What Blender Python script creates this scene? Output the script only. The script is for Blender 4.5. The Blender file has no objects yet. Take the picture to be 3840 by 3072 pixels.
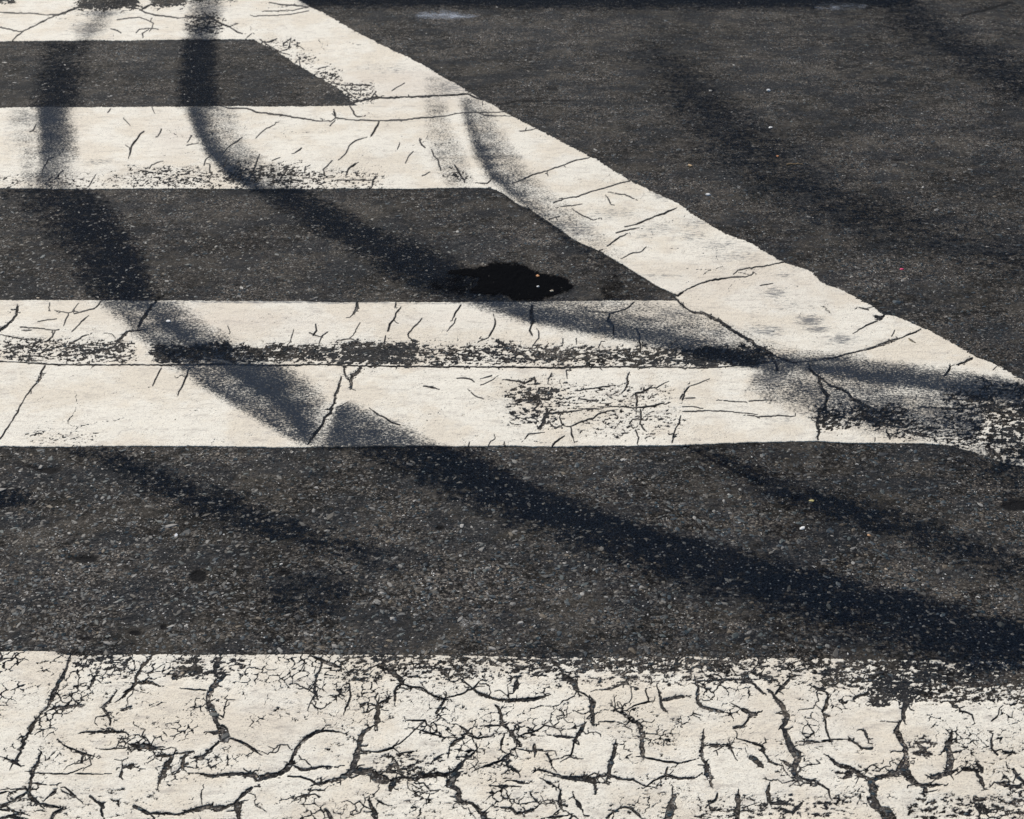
import bpy, math, random
import numpy as np

# ------------------------------------------------------------------ camera, sky, sun
H, PITCH, FPX = 1.5, math.radians(30.0), 6207.0       # eye height, look-down, focal length in 3840-wide pixels
scene = bpy.context.scene
C = scene.collection
cam_d = bpy.data.cameras.new('camera'); cam = bpy.data.objects.new('camera', cam_d); C.objects.link(cam)
cam.location = (0, 0, H); cam.rotation_euler = (math.pi/2 - PITCH, 0, 0)
cam_d.lens = 36.0*FPX/3840; cam_d.sensor_width = 36; cam_d.sensor_fit = 'HORIZONTAL'
cam_d.clip_start = 0.05; cam_d.clip_end = 3000
cam_d.dof.use_dof = True; cam_d.dof.focus_distance = 2.7; cam_d.dof.aperture_fstop = 20
scene.camera = cam
SUN_EL, SUN_AZ = math.radians(42), math.radians(-28)    # azimuth clockwise from +Y: high, beyond the frame to the left
world = bpy.data.worlds.new('World'); scene.world = world; world.use_nodes = True
wn = world.node_tree.nodes; wl = world.node_tree.links
bg = wn['Background']; sky = wn.new('ShaderNodeTexSky'); sky.sky_type = 'NISHITA'; sky.sun_disc = False
sky.sun_elevation = SUN_EL; sky.sun_rotation = SUN_AZ
wl.new(sky.outputs[0], bg.inputs[0]); bg.inputs[1].default_value = 0.10
sun_d = bpy.data.lights.new('sun', 'SUN'); sun = bpy.data.objects.new('sun', sun_d); C.objects.link(sun)
sun_d.energy = 3.9; sun_d.angle = math.radians(0.5); sun_d.color = (1.0, 0.93, 0.82)
sun.rotation_euler = (math.pi/2 - SUN_EL, 0, math.pi - SUN_AZ)
sun.location = (-3, 6, 6)
scene.view_settings.view_transform = 'Standard'; scene.view_settings.look = 'None'
scene.view_settings.gamma = 1.0; scene.view_settings.exposure = 0.0
scene.view_settings.use_curve_mapping = False
scene.render.engine = 'CYCLES'
scene.render.resolution_x, scene.render.resolution_y = 1024, 819

rng = np.random.default_rng(7); random.seed(7)
CP, SP = math.cos(PITCH), math.sin(PITCH)
def at(u, v):                                          # photo pixel -> point on the road, metres
    x = (np.asarray(u, float)-1920)/FPX; y = (np.asarray(v, float)-1536)/FPX
    t = H/(SP + y*CP)
    return x*t, (CP - y*SP)*t

# ------------------------------------------------------------------ node helpers
def mat(name):
    m = bpy.data.materials.new(name); m.use_nodes = True
    nt = m.node_tree; nt.nodes.clear()
    return m, nt
class N:
    def __init__(s, nt): s.nt = nt
    def n(s, t, **k):
        o = s.nt.nodes.new(t)
        for a, b in k.items(): setattr(o, a, b)
        return o
    def l(s, a, b): s.nt.links.new(a, b)
    def put(s, sock, v):
        if hasattr(v, 'bl_idname') or hasattr(v, 'is_linked'): s.l(v, sock)
        else: sock.default_value = v
    def math(s, op, a, b=0.0, c=None, clamp=False):
        o = s.n('ShaderNodeMath', operation=op, use_clamp=clamp); s.put(o.inputs[0], a); s.put(o.inputs[1], b)
        if c is not None: s.put(o.inputs[2], c)
        return o.outputs[0]
    def pos(s, scale=(1, 1, 1)):
        g = s.n('ShaderNodeNewGeometry'); m = s.n('ShaderNodeMapping'); s.l(g.outputs['Position'], m.inputs[0])
        m.inputs['Scale'].default_value = scale
        return m.outputs[0]
    def noise(s, vec, scale, detail=2, rough=0.5, dist=0.0, col=False):
        o = s.n('ShaderNodeTexNoise'); s.l(vec, o.inputs['Vector']); o.inputs['Scale'].default_value = scale
        o.inputs['Detail'].default_value = detail; o.inputs['Roughness'].default_value = rough
        o.inputs['Distortion'].default_value = dist
        return o.outputs[1 if col else 0]
    def vor(s, vec, scale, rnd=1.0):
        o = s.n('ShaderNodeTexVoronoi'); s.l(vec, o.inputs['Vector']); o.inputs['Scale'].default_value = scale
        o.inputs['Randomness'].default_value = rnd
        sep = s.n('ShaderNodeSeparateColor'); s.l(o.outputs['Color'], sep.inputs[0])
        return o.outputs['Distance'], sep.outputs[0], sep.outputs[1], sep.outputs[2]
    def ramp(s, f, stops, interp='LINEAR'):
        o = s.n('ShaderNodeValToRGB'); s.l(f, o.inputs[0]); r = o.color_ramp; r.interpolation = interp
        while len(r.elements) < len(stops): r.elements.new(0.5)
        for e, (p, c) in zip(r.elements, stops):
            e.position = p; e.color = tuple(c)+(1,) if len(c) == 3 else c
        return o.outputs[0]
    def step(s, v, a, b):                                # smoothstep a..b -> 0..1
        o = s.n('ShaderNodeMapRange', interpolation_type='SMOOTHSTEP'); s.put(o.inputs[0], v)
        s.put(o.inputs[1], a); s.put(o.inputs[2], b); o.inputs[3].default_value = 0; o.inputs[4].default_value = 1
        return o.outputs[0]
    def mix(s, f, a, b, blend='MIX'):
        o = s.n('ShaderNodeMix', data_type='RGBA', blend_type=blend)
        s.put(o.inputs[0], f); s.put(o.inputs[6], a); s.put(o.inputs[7], b)
        return o.outputs[2]
    def attr(s, name):
        o = s.n('ShaderNodeAttribute', attribute_name=name); return o
    def grey(s, v):
        o = s.n('ShaderNodeCombineColor'); [s.put(o.inputs[i], v) for i in range(3)]; return o.outputs[0]
def c4(*c): return tuple(c)+(1.0,)

# asphalt ------------------------------------------------------------
def asphalt_material():
    m, nt = mat('asphalt'); k = N(nt); P = k.pos()
    grain = k.noise(P, 240, 4, 0.72)
    base = k.ramp(grain, [(0.36, (.003, .003, .004)), (0.46, (.018, .017, .017)), (0.54, (.048, .043, .039)), (0.64, (.21, .185, .155))])
    jit = k.n('ShaderNodeVectorMath', operation='ADD'); k.l(P, jit.inputs[0])
    jn = k.n('ShaderNodeVectorMath', operation='SCALE'); k.l(k.noise(P, 160, 2, .5, col=True), jn.inputs[0]); jn.inputs['Scale'].default_value = .006; k.l(jn.outputs[0], jit.inputs[1]); PJ = jit.outputs[0]
    d1, r1, g1, b1 = k.vor(PJ, 105)
    stone = k.ramp(r1, [(0.0, (.004, .011, .020)), (0.35, (.020, .038, .050)), (0.6, (.062, .064, .062)), (0.85, (.105, .092, .075)), (1.0, (.17, .165, .155))])
    sm = k.math('MULTIPLY', k.step(g1, .45, .48), k.math('SUBTRACT', 1.0, k.step(d1, .30, .46)))
    col = k.mix(k.math('MULTIPLY', sm, .92), base, stone)
    d2, r2, g2, b2 = k.vor(P, 230)
    stone2 = k.ramp(r2, [(0.0, (.010, .013, .018)), (0.45, (.030, .034, .038)), (0.8, (.085, .078, .068)), (0.93, (.15, .11, .07)), (1.0, (.22, .21, .20))])
    sm2 = k.math('MULTIPLY', k.step(g2, .55, .6), k.math('SUBTRACT', 1.0, k.step(d2, .28, .42)))
    col = k.mix(k.math('MULTIPLY', sm2, .75), col, stone2)
    d3, r3, g3, b3 = k.vor(P, 330)
    spark = k.math('MULTIPLY', k.step(r3, .935, .945), k.math('SUBTRACT', 1.0, k.step(d3, .22, .36)))  # sparkle of the backlit grains, put into the colour as white specks
    col = k.mix(spark, col, c4(.52, .52, .50))
    d5, r5, g5, b5 = k.vor(PJ, 170)
    fleckc = k.ramp(g5, [(0.0, (.10, .13, .15)), (.5, (.17, .17, .165)), (.8, (.22, .18, .13)), (1.0, (.30, .30, .28))])
    col = k.mix(k.math('MULTIPLY', k.math('MULTIPLY', k.step(r5, .80, .82), k.math('SUBTRACT', 1.0, k.step(d5, .22, .36))), .8), col, fleckc)
    d4, r4, g4, b4 = k.vor(P, 140)
    hole = k.math('MULTIPLY', k.step(r4, .80, .83), k.math('SUBTRACT', 1.0, k.step(d4, .2, .34)))
    col = k.mix(k.math('MULTIPLY', hole, .8), col, c4(.006, .007, .009))
    big = k.noise(P, 3.2, 5, .6)
    mid = k.noise(k.pos((1, 1.3, 1)), 22, 4, .62)
    strk = k.noise(k.pos((7, 38, 1)), 1.0, 5, .7)
    clump = k.noise(P, 62, 3, .65)
    v = k.math('ADD', k.math('MULTIPLY', k.step(big, .42, .58), .44), k.math('MULTIPLY', k.step(mid, .42, .60), .50))
    v = k.math('ADD', v, k.math('MULTIPLY', k.step(strk, .42, .60), .34))
    v = k.math('ADD', v, k.math('MULTIPLY', k.step(clump, .40, .60), .50))
    pep = k.noise(k.pos((88, 110, 1)), 1.0, 5, .8)
    v = k.math('ADD', v, k.math('MULTIPLY', k.step(pep, .42, .60), .85))
    v = k.math('SUBTRACT', k.math('MULTIPLY', v, 1.0), .42)
    v = k.math('MAXIMUM', v, .10)
    tone = k.attr('tone').outputs['Fac']
    v = k.math('MULTIPLY', v, k.math('ADD', 1.0, tone))
    col = k.mix(1.0, col, k.grey(v), 'MULTIPLY')
    # dust lying on the high ground gives a browner cast
    dust = k.step(k.noise(P, 7, 5, .7), .47, .66)
    col = k.mix(k.math('MULTIPLY', dust, .42), col, c4(.088, .078, .064))
    blot = k.step(k.math('ADD', k.noise(k.pos((6.5, 9.5, 1)), 1.0, 7, .72), k.math('MULTIPLY', k.math('SUBTRACT', grain, .5), .35)), .49, .58)
    col = k.mix(k.math('MULTIPLY', blot, .62), col, c4(.010, .014, .020))
    pit = k.attr('pit').outputs['Fac']
    col = k.mix(k.step(k.math('ADD', pit, k.math('MULTIPLY', k.math('SUBTRACT', grain, .5), .8)), .3, .7), col, c4(.006, .006, .007))
    bs = k.n('ShaderNodeBsdfPrincipled'); k.l(col, bs.inputs['Base Color']); bs.inputs['Roughness'].default_value = .82
    bs.inputs['Specular IOR Level'].default_value = .10
    hgt = k.math('ADD', k.math('MULTIPLY', grain, .55), k.math('MULTIPLY', sm2, .25))
    hgt = k.math('ADD', hgt, k.math('MULTIPLY', sm, .35)); hgt = k.math('SUBTRACT', hgt, k.math('MULTIPLY', hole, .8))
    bp = k.n('ShaderNodeBump'); k.l(hgt, bp.inputs['Height']); bp.inputs['Strength'].default_value = .9; bp.inputs['Distance'].default_value = .0030
    k.l(bp.outputs[0], bs.inputs['Normal'])
    o = k.n('ShaderNodeOutputMaterial'); k.l(bs.outputs[0], o.inputs[0])
    return m
# road paint -----------------------------------------------------------
def paint_material():
    m, nt = mat('road_paint'); k = N(nt); P = k.pos()
    cream = k.mix(k.step(k.noise(P, 6.5, 5, .65), .42, .60), c4(.82, .778, .675), c4(.745, .675, .555))
    cream = k.mix(k.attr('beige').outputs['Fac'], cream, c4(.66, .585, .50))
    streak = k.noise(k.pos((24, 62, 1)), 1.0, 7, .72)
    cream = k.mix(k.math('MULTIPLY', k.step(streak, .51, .66), .50), cream, c4(.40, .36, .32))
    cream = k.mix(k.math('MULTIPLY', k.step(streak, .46, .24), .40), cream, c4(.86, .84, .79))
    fine = k.noise(P, 430, 4, .75)
    cream = k.mix(k.math('MULTIPLY', k.step(fine, .52, .66), .70), cream, c4(.30, .265, .23))
    coarse = k.noise(k.pos((110, 190, 1)), 1.0, 6, .85)
    cream = k.mix(k.math('MULTIPLY', k.step(coarse, .54, .66), .55), cream, c4(.36, .32, .28))
    cream = k.mix(k.math('MULTIPLY', k.step(k.noise(k.pos((40, 75, 1)), 1.0, 4, .7), .50, .72), .30), cream, c4(.48, .42, .36))
    # flecks of lost paint, gathered in patches
    fl = k.noise(k.pos((150, 230, 1)), 1.0, 3, .6); pa = k.noise(P, 12, 4, .65)
    fleck = k.step(k.math('ADD', fl, k.math('MULTIPLY', k.math('SUBTRACT', pa, .5), .42)), .665, .72)
    cream = k.mix(k.math('MULTIPLY', fleck, .85), cream, c4(.055, .05, .046))
    gr = k.attr('grime').outputs['Fac']
    gn = k.noise(k.pos((60, 130, 1)), 1.0, 6, .8)
    gf = k.step(k.math('ADD', k.math('MULTIPLY', gr, 1.35), k.math('MULTIPLY', k.math('MULTIPLY', k.math('SUBTRACT', gn, .5), 2.6), k.step(gr, .0, .16))), .25, .75)
    cream = k.mix(k.math('MULTIPLY', gf, .80), cream, c4(.055, .066, .085))
    th = k.attr('thin').outputs['Fac']
    tf = k.step(k.math('ADD', th, k.math('MULTIPLY', k.math('SUBTRACT', fine, .5), 1.2)), .25, 1.0)
    cream = k.mix(k.math('MULTIPLY', tf, .85), cream, c4(.235, .205, .175))
    hair = k.attr('hair').outputs['Fac']
    hf = k.step(k.math('ADD', hair, k.math('MULTIPLY', k.math('SUBTRACT', fine, .5), .7)), .25, .8)
    cream = k.mix(hf, cream, c4(.026, .023, .021))
    bs = k.n('ShaderNodeBsdfPrincipled'); k.l(cream, bs.inputs['Base Color']); bs.inputs['Roughness'].default_value = .72
    bs.inputs['Specular IOR Level'].default_value = .3
    hgt = k.math('ADD', k.math('MULTIPLY', fine, .6), k.math('MULTIPLY', k.noise(P, 130, 3, .6), .9)); hgt = k.math('SUBTRACT', hgt, k.math('MULTIPLY', hf, 1.0))
    bp = k.n('ShaderNodeBump'); k.l(hgt, bp.inputs['Height']); bp.inputs['Strength'].default_value = .6; bp.inputs['Distance'].default_value = .0022
    k.l(bp.outputs[0], bs.inputs['Normal'])
    o = k.n('ShaderNodeOutputMaterial'); k.l(bs.outputs[0], o.inputs[0])
    return m
# thin film (rubber, oil, spilt paint): patchy cover, the surface below shows between the specks --------
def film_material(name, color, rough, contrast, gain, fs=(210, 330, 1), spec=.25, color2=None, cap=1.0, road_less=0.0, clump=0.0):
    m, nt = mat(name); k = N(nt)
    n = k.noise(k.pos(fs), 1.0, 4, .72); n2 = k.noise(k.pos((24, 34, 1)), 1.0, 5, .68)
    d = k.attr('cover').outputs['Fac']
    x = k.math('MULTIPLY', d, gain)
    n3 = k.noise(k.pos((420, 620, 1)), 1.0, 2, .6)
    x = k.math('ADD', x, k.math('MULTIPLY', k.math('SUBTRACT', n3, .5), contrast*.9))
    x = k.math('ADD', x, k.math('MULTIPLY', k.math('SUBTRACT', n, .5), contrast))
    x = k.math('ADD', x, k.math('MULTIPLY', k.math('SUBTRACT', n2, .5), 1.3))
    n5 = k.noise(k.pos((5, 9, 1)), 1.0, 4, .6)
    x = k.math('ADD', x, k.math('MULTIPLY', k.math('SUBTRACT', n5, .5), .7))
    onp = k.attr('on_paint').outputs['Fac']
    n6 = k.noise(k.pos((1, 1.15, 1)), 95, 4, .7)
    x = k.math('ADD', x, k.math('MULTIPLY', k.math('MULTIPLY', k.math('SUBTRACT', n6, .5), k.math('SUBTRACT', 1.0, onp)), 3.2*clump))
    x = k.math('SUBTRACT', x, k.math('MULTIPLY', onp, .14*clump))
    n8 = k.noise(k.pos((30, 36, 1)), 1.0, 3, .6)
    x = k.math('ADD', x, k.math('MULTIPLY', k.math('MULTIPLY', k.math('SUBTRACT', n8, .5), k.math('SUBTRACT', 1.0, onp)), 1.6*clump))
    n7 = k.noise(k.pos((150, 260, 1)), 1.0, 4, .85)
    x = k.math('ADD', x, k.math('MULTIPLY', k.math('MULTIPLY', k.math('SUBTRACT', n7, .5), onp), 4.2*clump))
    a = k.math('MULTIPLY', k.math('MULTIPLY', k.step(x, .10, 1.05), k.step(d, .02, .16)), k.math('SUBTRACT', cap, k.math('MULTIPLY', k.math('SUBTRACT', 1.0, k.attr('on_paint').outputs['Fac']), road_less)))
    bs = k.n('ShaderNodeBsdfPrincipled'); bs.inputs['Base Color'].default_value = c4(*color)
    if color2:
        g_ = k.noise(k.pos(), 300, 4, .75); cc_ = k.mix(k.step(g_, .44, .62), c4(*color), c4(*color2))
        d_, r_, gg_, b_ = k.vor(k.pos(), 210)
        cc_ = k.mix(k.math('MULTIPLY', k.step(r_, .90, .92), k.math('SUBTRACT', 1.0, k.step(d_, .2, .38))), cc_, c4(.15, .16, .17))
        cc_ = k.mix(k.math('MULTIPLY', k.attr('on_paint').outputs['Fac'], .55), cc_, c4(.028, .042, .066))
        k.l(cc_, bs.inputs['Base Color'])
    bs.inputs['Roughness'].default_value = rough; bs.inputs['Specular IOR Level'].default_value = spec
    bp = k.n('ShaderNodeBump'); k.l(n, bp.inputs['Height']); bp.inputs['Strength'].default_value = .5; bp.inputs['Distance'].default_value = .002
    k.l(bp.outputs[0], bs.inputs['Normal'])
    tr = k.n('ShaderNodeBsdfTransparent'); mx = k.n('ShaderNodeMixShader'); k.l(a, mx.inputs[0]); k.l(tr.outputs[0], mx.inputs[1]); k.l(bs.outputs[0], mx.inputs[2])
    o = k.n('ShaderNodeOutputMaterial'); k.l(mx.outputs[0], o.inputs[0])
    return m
def stone_material():
    m, nt = mat('stone'); k = N(nt); P = k.pos()
    c = k.attr('Col').outputs['Color']
    c = k.mix(1.0, c, k.grey(k.math('ADD', .6, k.math('MULTIPLY', k.noise(P, 600, 3, .6), .8))), 'MULTIPLY')
    bs = k.n('ShaderNodeBsdfPrincipled'); k.l(c, bs.inputs['Base Color']); bs.inputs['Roughness'].default_value = .6
    bs.inputs['Specular IOR Level'].default_value = .35
    o = k.n('ShaderNodeOutputMaterial'); k.l(bs.outputs[0], o.inputs[0]); return m
def plain_material(name, color, rough=.7):
    m, nt = mat(name); k = N(nt); P = k.pos()
    col = k.mix(k.noise(P, 300, 3, .6), c4(*[c*.65 for c in color]), c4(*[min(1, c*1.25) for c in color]))
    bs = k.n('ShaderNodeBsdfPrincipled'); k.l(col, bs.inputs['Base Color']); bs.inputs['Roughness'].default_value = rough
    o = k.n('ShaderNodeOutputMaterial'); k.l(bs.outputs[0], o.inputs[0]); return m
M_ASPH = asphalt_material(); M_PAINT = paint_material(); M_STONE = stone_material()
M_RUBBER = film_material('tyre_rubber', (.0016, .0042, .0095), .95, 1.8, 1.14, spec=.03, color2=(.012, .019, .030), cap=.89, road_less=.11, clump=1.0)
M_OIL = film_material('spilt_oil', (.0012, .0016, .0028), .9, 1.3, 1.6, spec=.02)
M_SCUFF = film_material('white_scuff', (.50, .56, .66), .7, 1.1, .9)
M_SPLASH = film_material('white_splash', (.55, .53, .50), .7, 1.4, 1.0)

# ------------------------------------------------------------------ grid of the surveyed patch (finer where one stands close)
def axis(lo, a, b, hi, step):
    mid = np.arange(a, b+step, step); out = [mid]; s = step; x = mid[0]; left = []
    while x > lo: s = min(s*1.06, 16); x -= s; left.append(x)
    s = step; x = mid[-1]; right = []
    while x < hi: s = min(s*1.06, 16); x += s; right.append(x)
    return np.concatenate([left[::-1], mid, right])
UU = axis(-1500, -24, 3864, 5300, 3.0); VV = axis(-330, -15, 3087, 3720, 3.0)
if len(UU) % 2 == 0: UU = UU[:-1]
if len(VV) % 2 == 0: VV = VV[:-1]
R, K = len(VV), len(UU)
U, V = np.meshgrid(UU, VV)
X, Y = at(U, V)
# value noise in metres ----------------------------------------------
def hash2(ix, iy, seed):
    h = (ix.astype(np.int64)*374761393 + iy.astype(np.int64)*668265263 + seed*1274126177) & 0xffffffff
    h = ((h ^ (h >> 13))*1274126177) & 0xffffffff
    return ((h ^ (h >> 16)) & 0xffffff)/float(0xffffff)
def vnoise(x, y, seed):
    ix = np.floor(x); iy = np.floor(y); fx = (x-ix).astype(np.float32); fy = (y-iy).astype(np.float32)
    fx = fx*fx*(3-2*fx); fy = fy*fy*(3-2*fy)
    a = hash2(ix, iy, seed); b = hash2(ix+1, iy, seed); c = hash2(ix, iy+1, seed); d = hash2(ix+1, iy+1, seed)
    return a+(b-a)*fx + (c-a)*fy + (a-b-c+d)*fx*fy
def fbm(x, y, scale, octs, seed, rough=.55):
    t = 0; a = 1; s = 0
    for i in range(octs):
        ang = .7*i+.3; ca, sa = math.cos(ang)*scale, math.sin(ang)*scale
        t = t + a*vnoise(x*ca-y*sa, x*sa+y*ca, seed+i*17); s += a; a *= rough; scale *= 2.03
    return t/s
def voronoi_edge(x, y, scale, seed):
    x = x*scale; y = y*scale; ix = np.floor(x); iy = np.floor(y)
    f1 = np.full(x.shape, 9.0); f2 = np.full(x.shape, 9.0)
    for dx in (-1, 0, 1):
        for dy in (-1, 0, 1):
            cx = ix+dx; cy = iy+dy
            px = cx+hash2(cx, cy, seed); py = cy+hash2(cx, cy, seed+5)
            d = np.hypot(px-x, py-y); f2 = np.minimum(f2, np.maximum(d, f1)); f1 = np.minimum(f1, d)
    return (f2-f1)/scale                                # metres, 0 on the cell border

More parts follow.
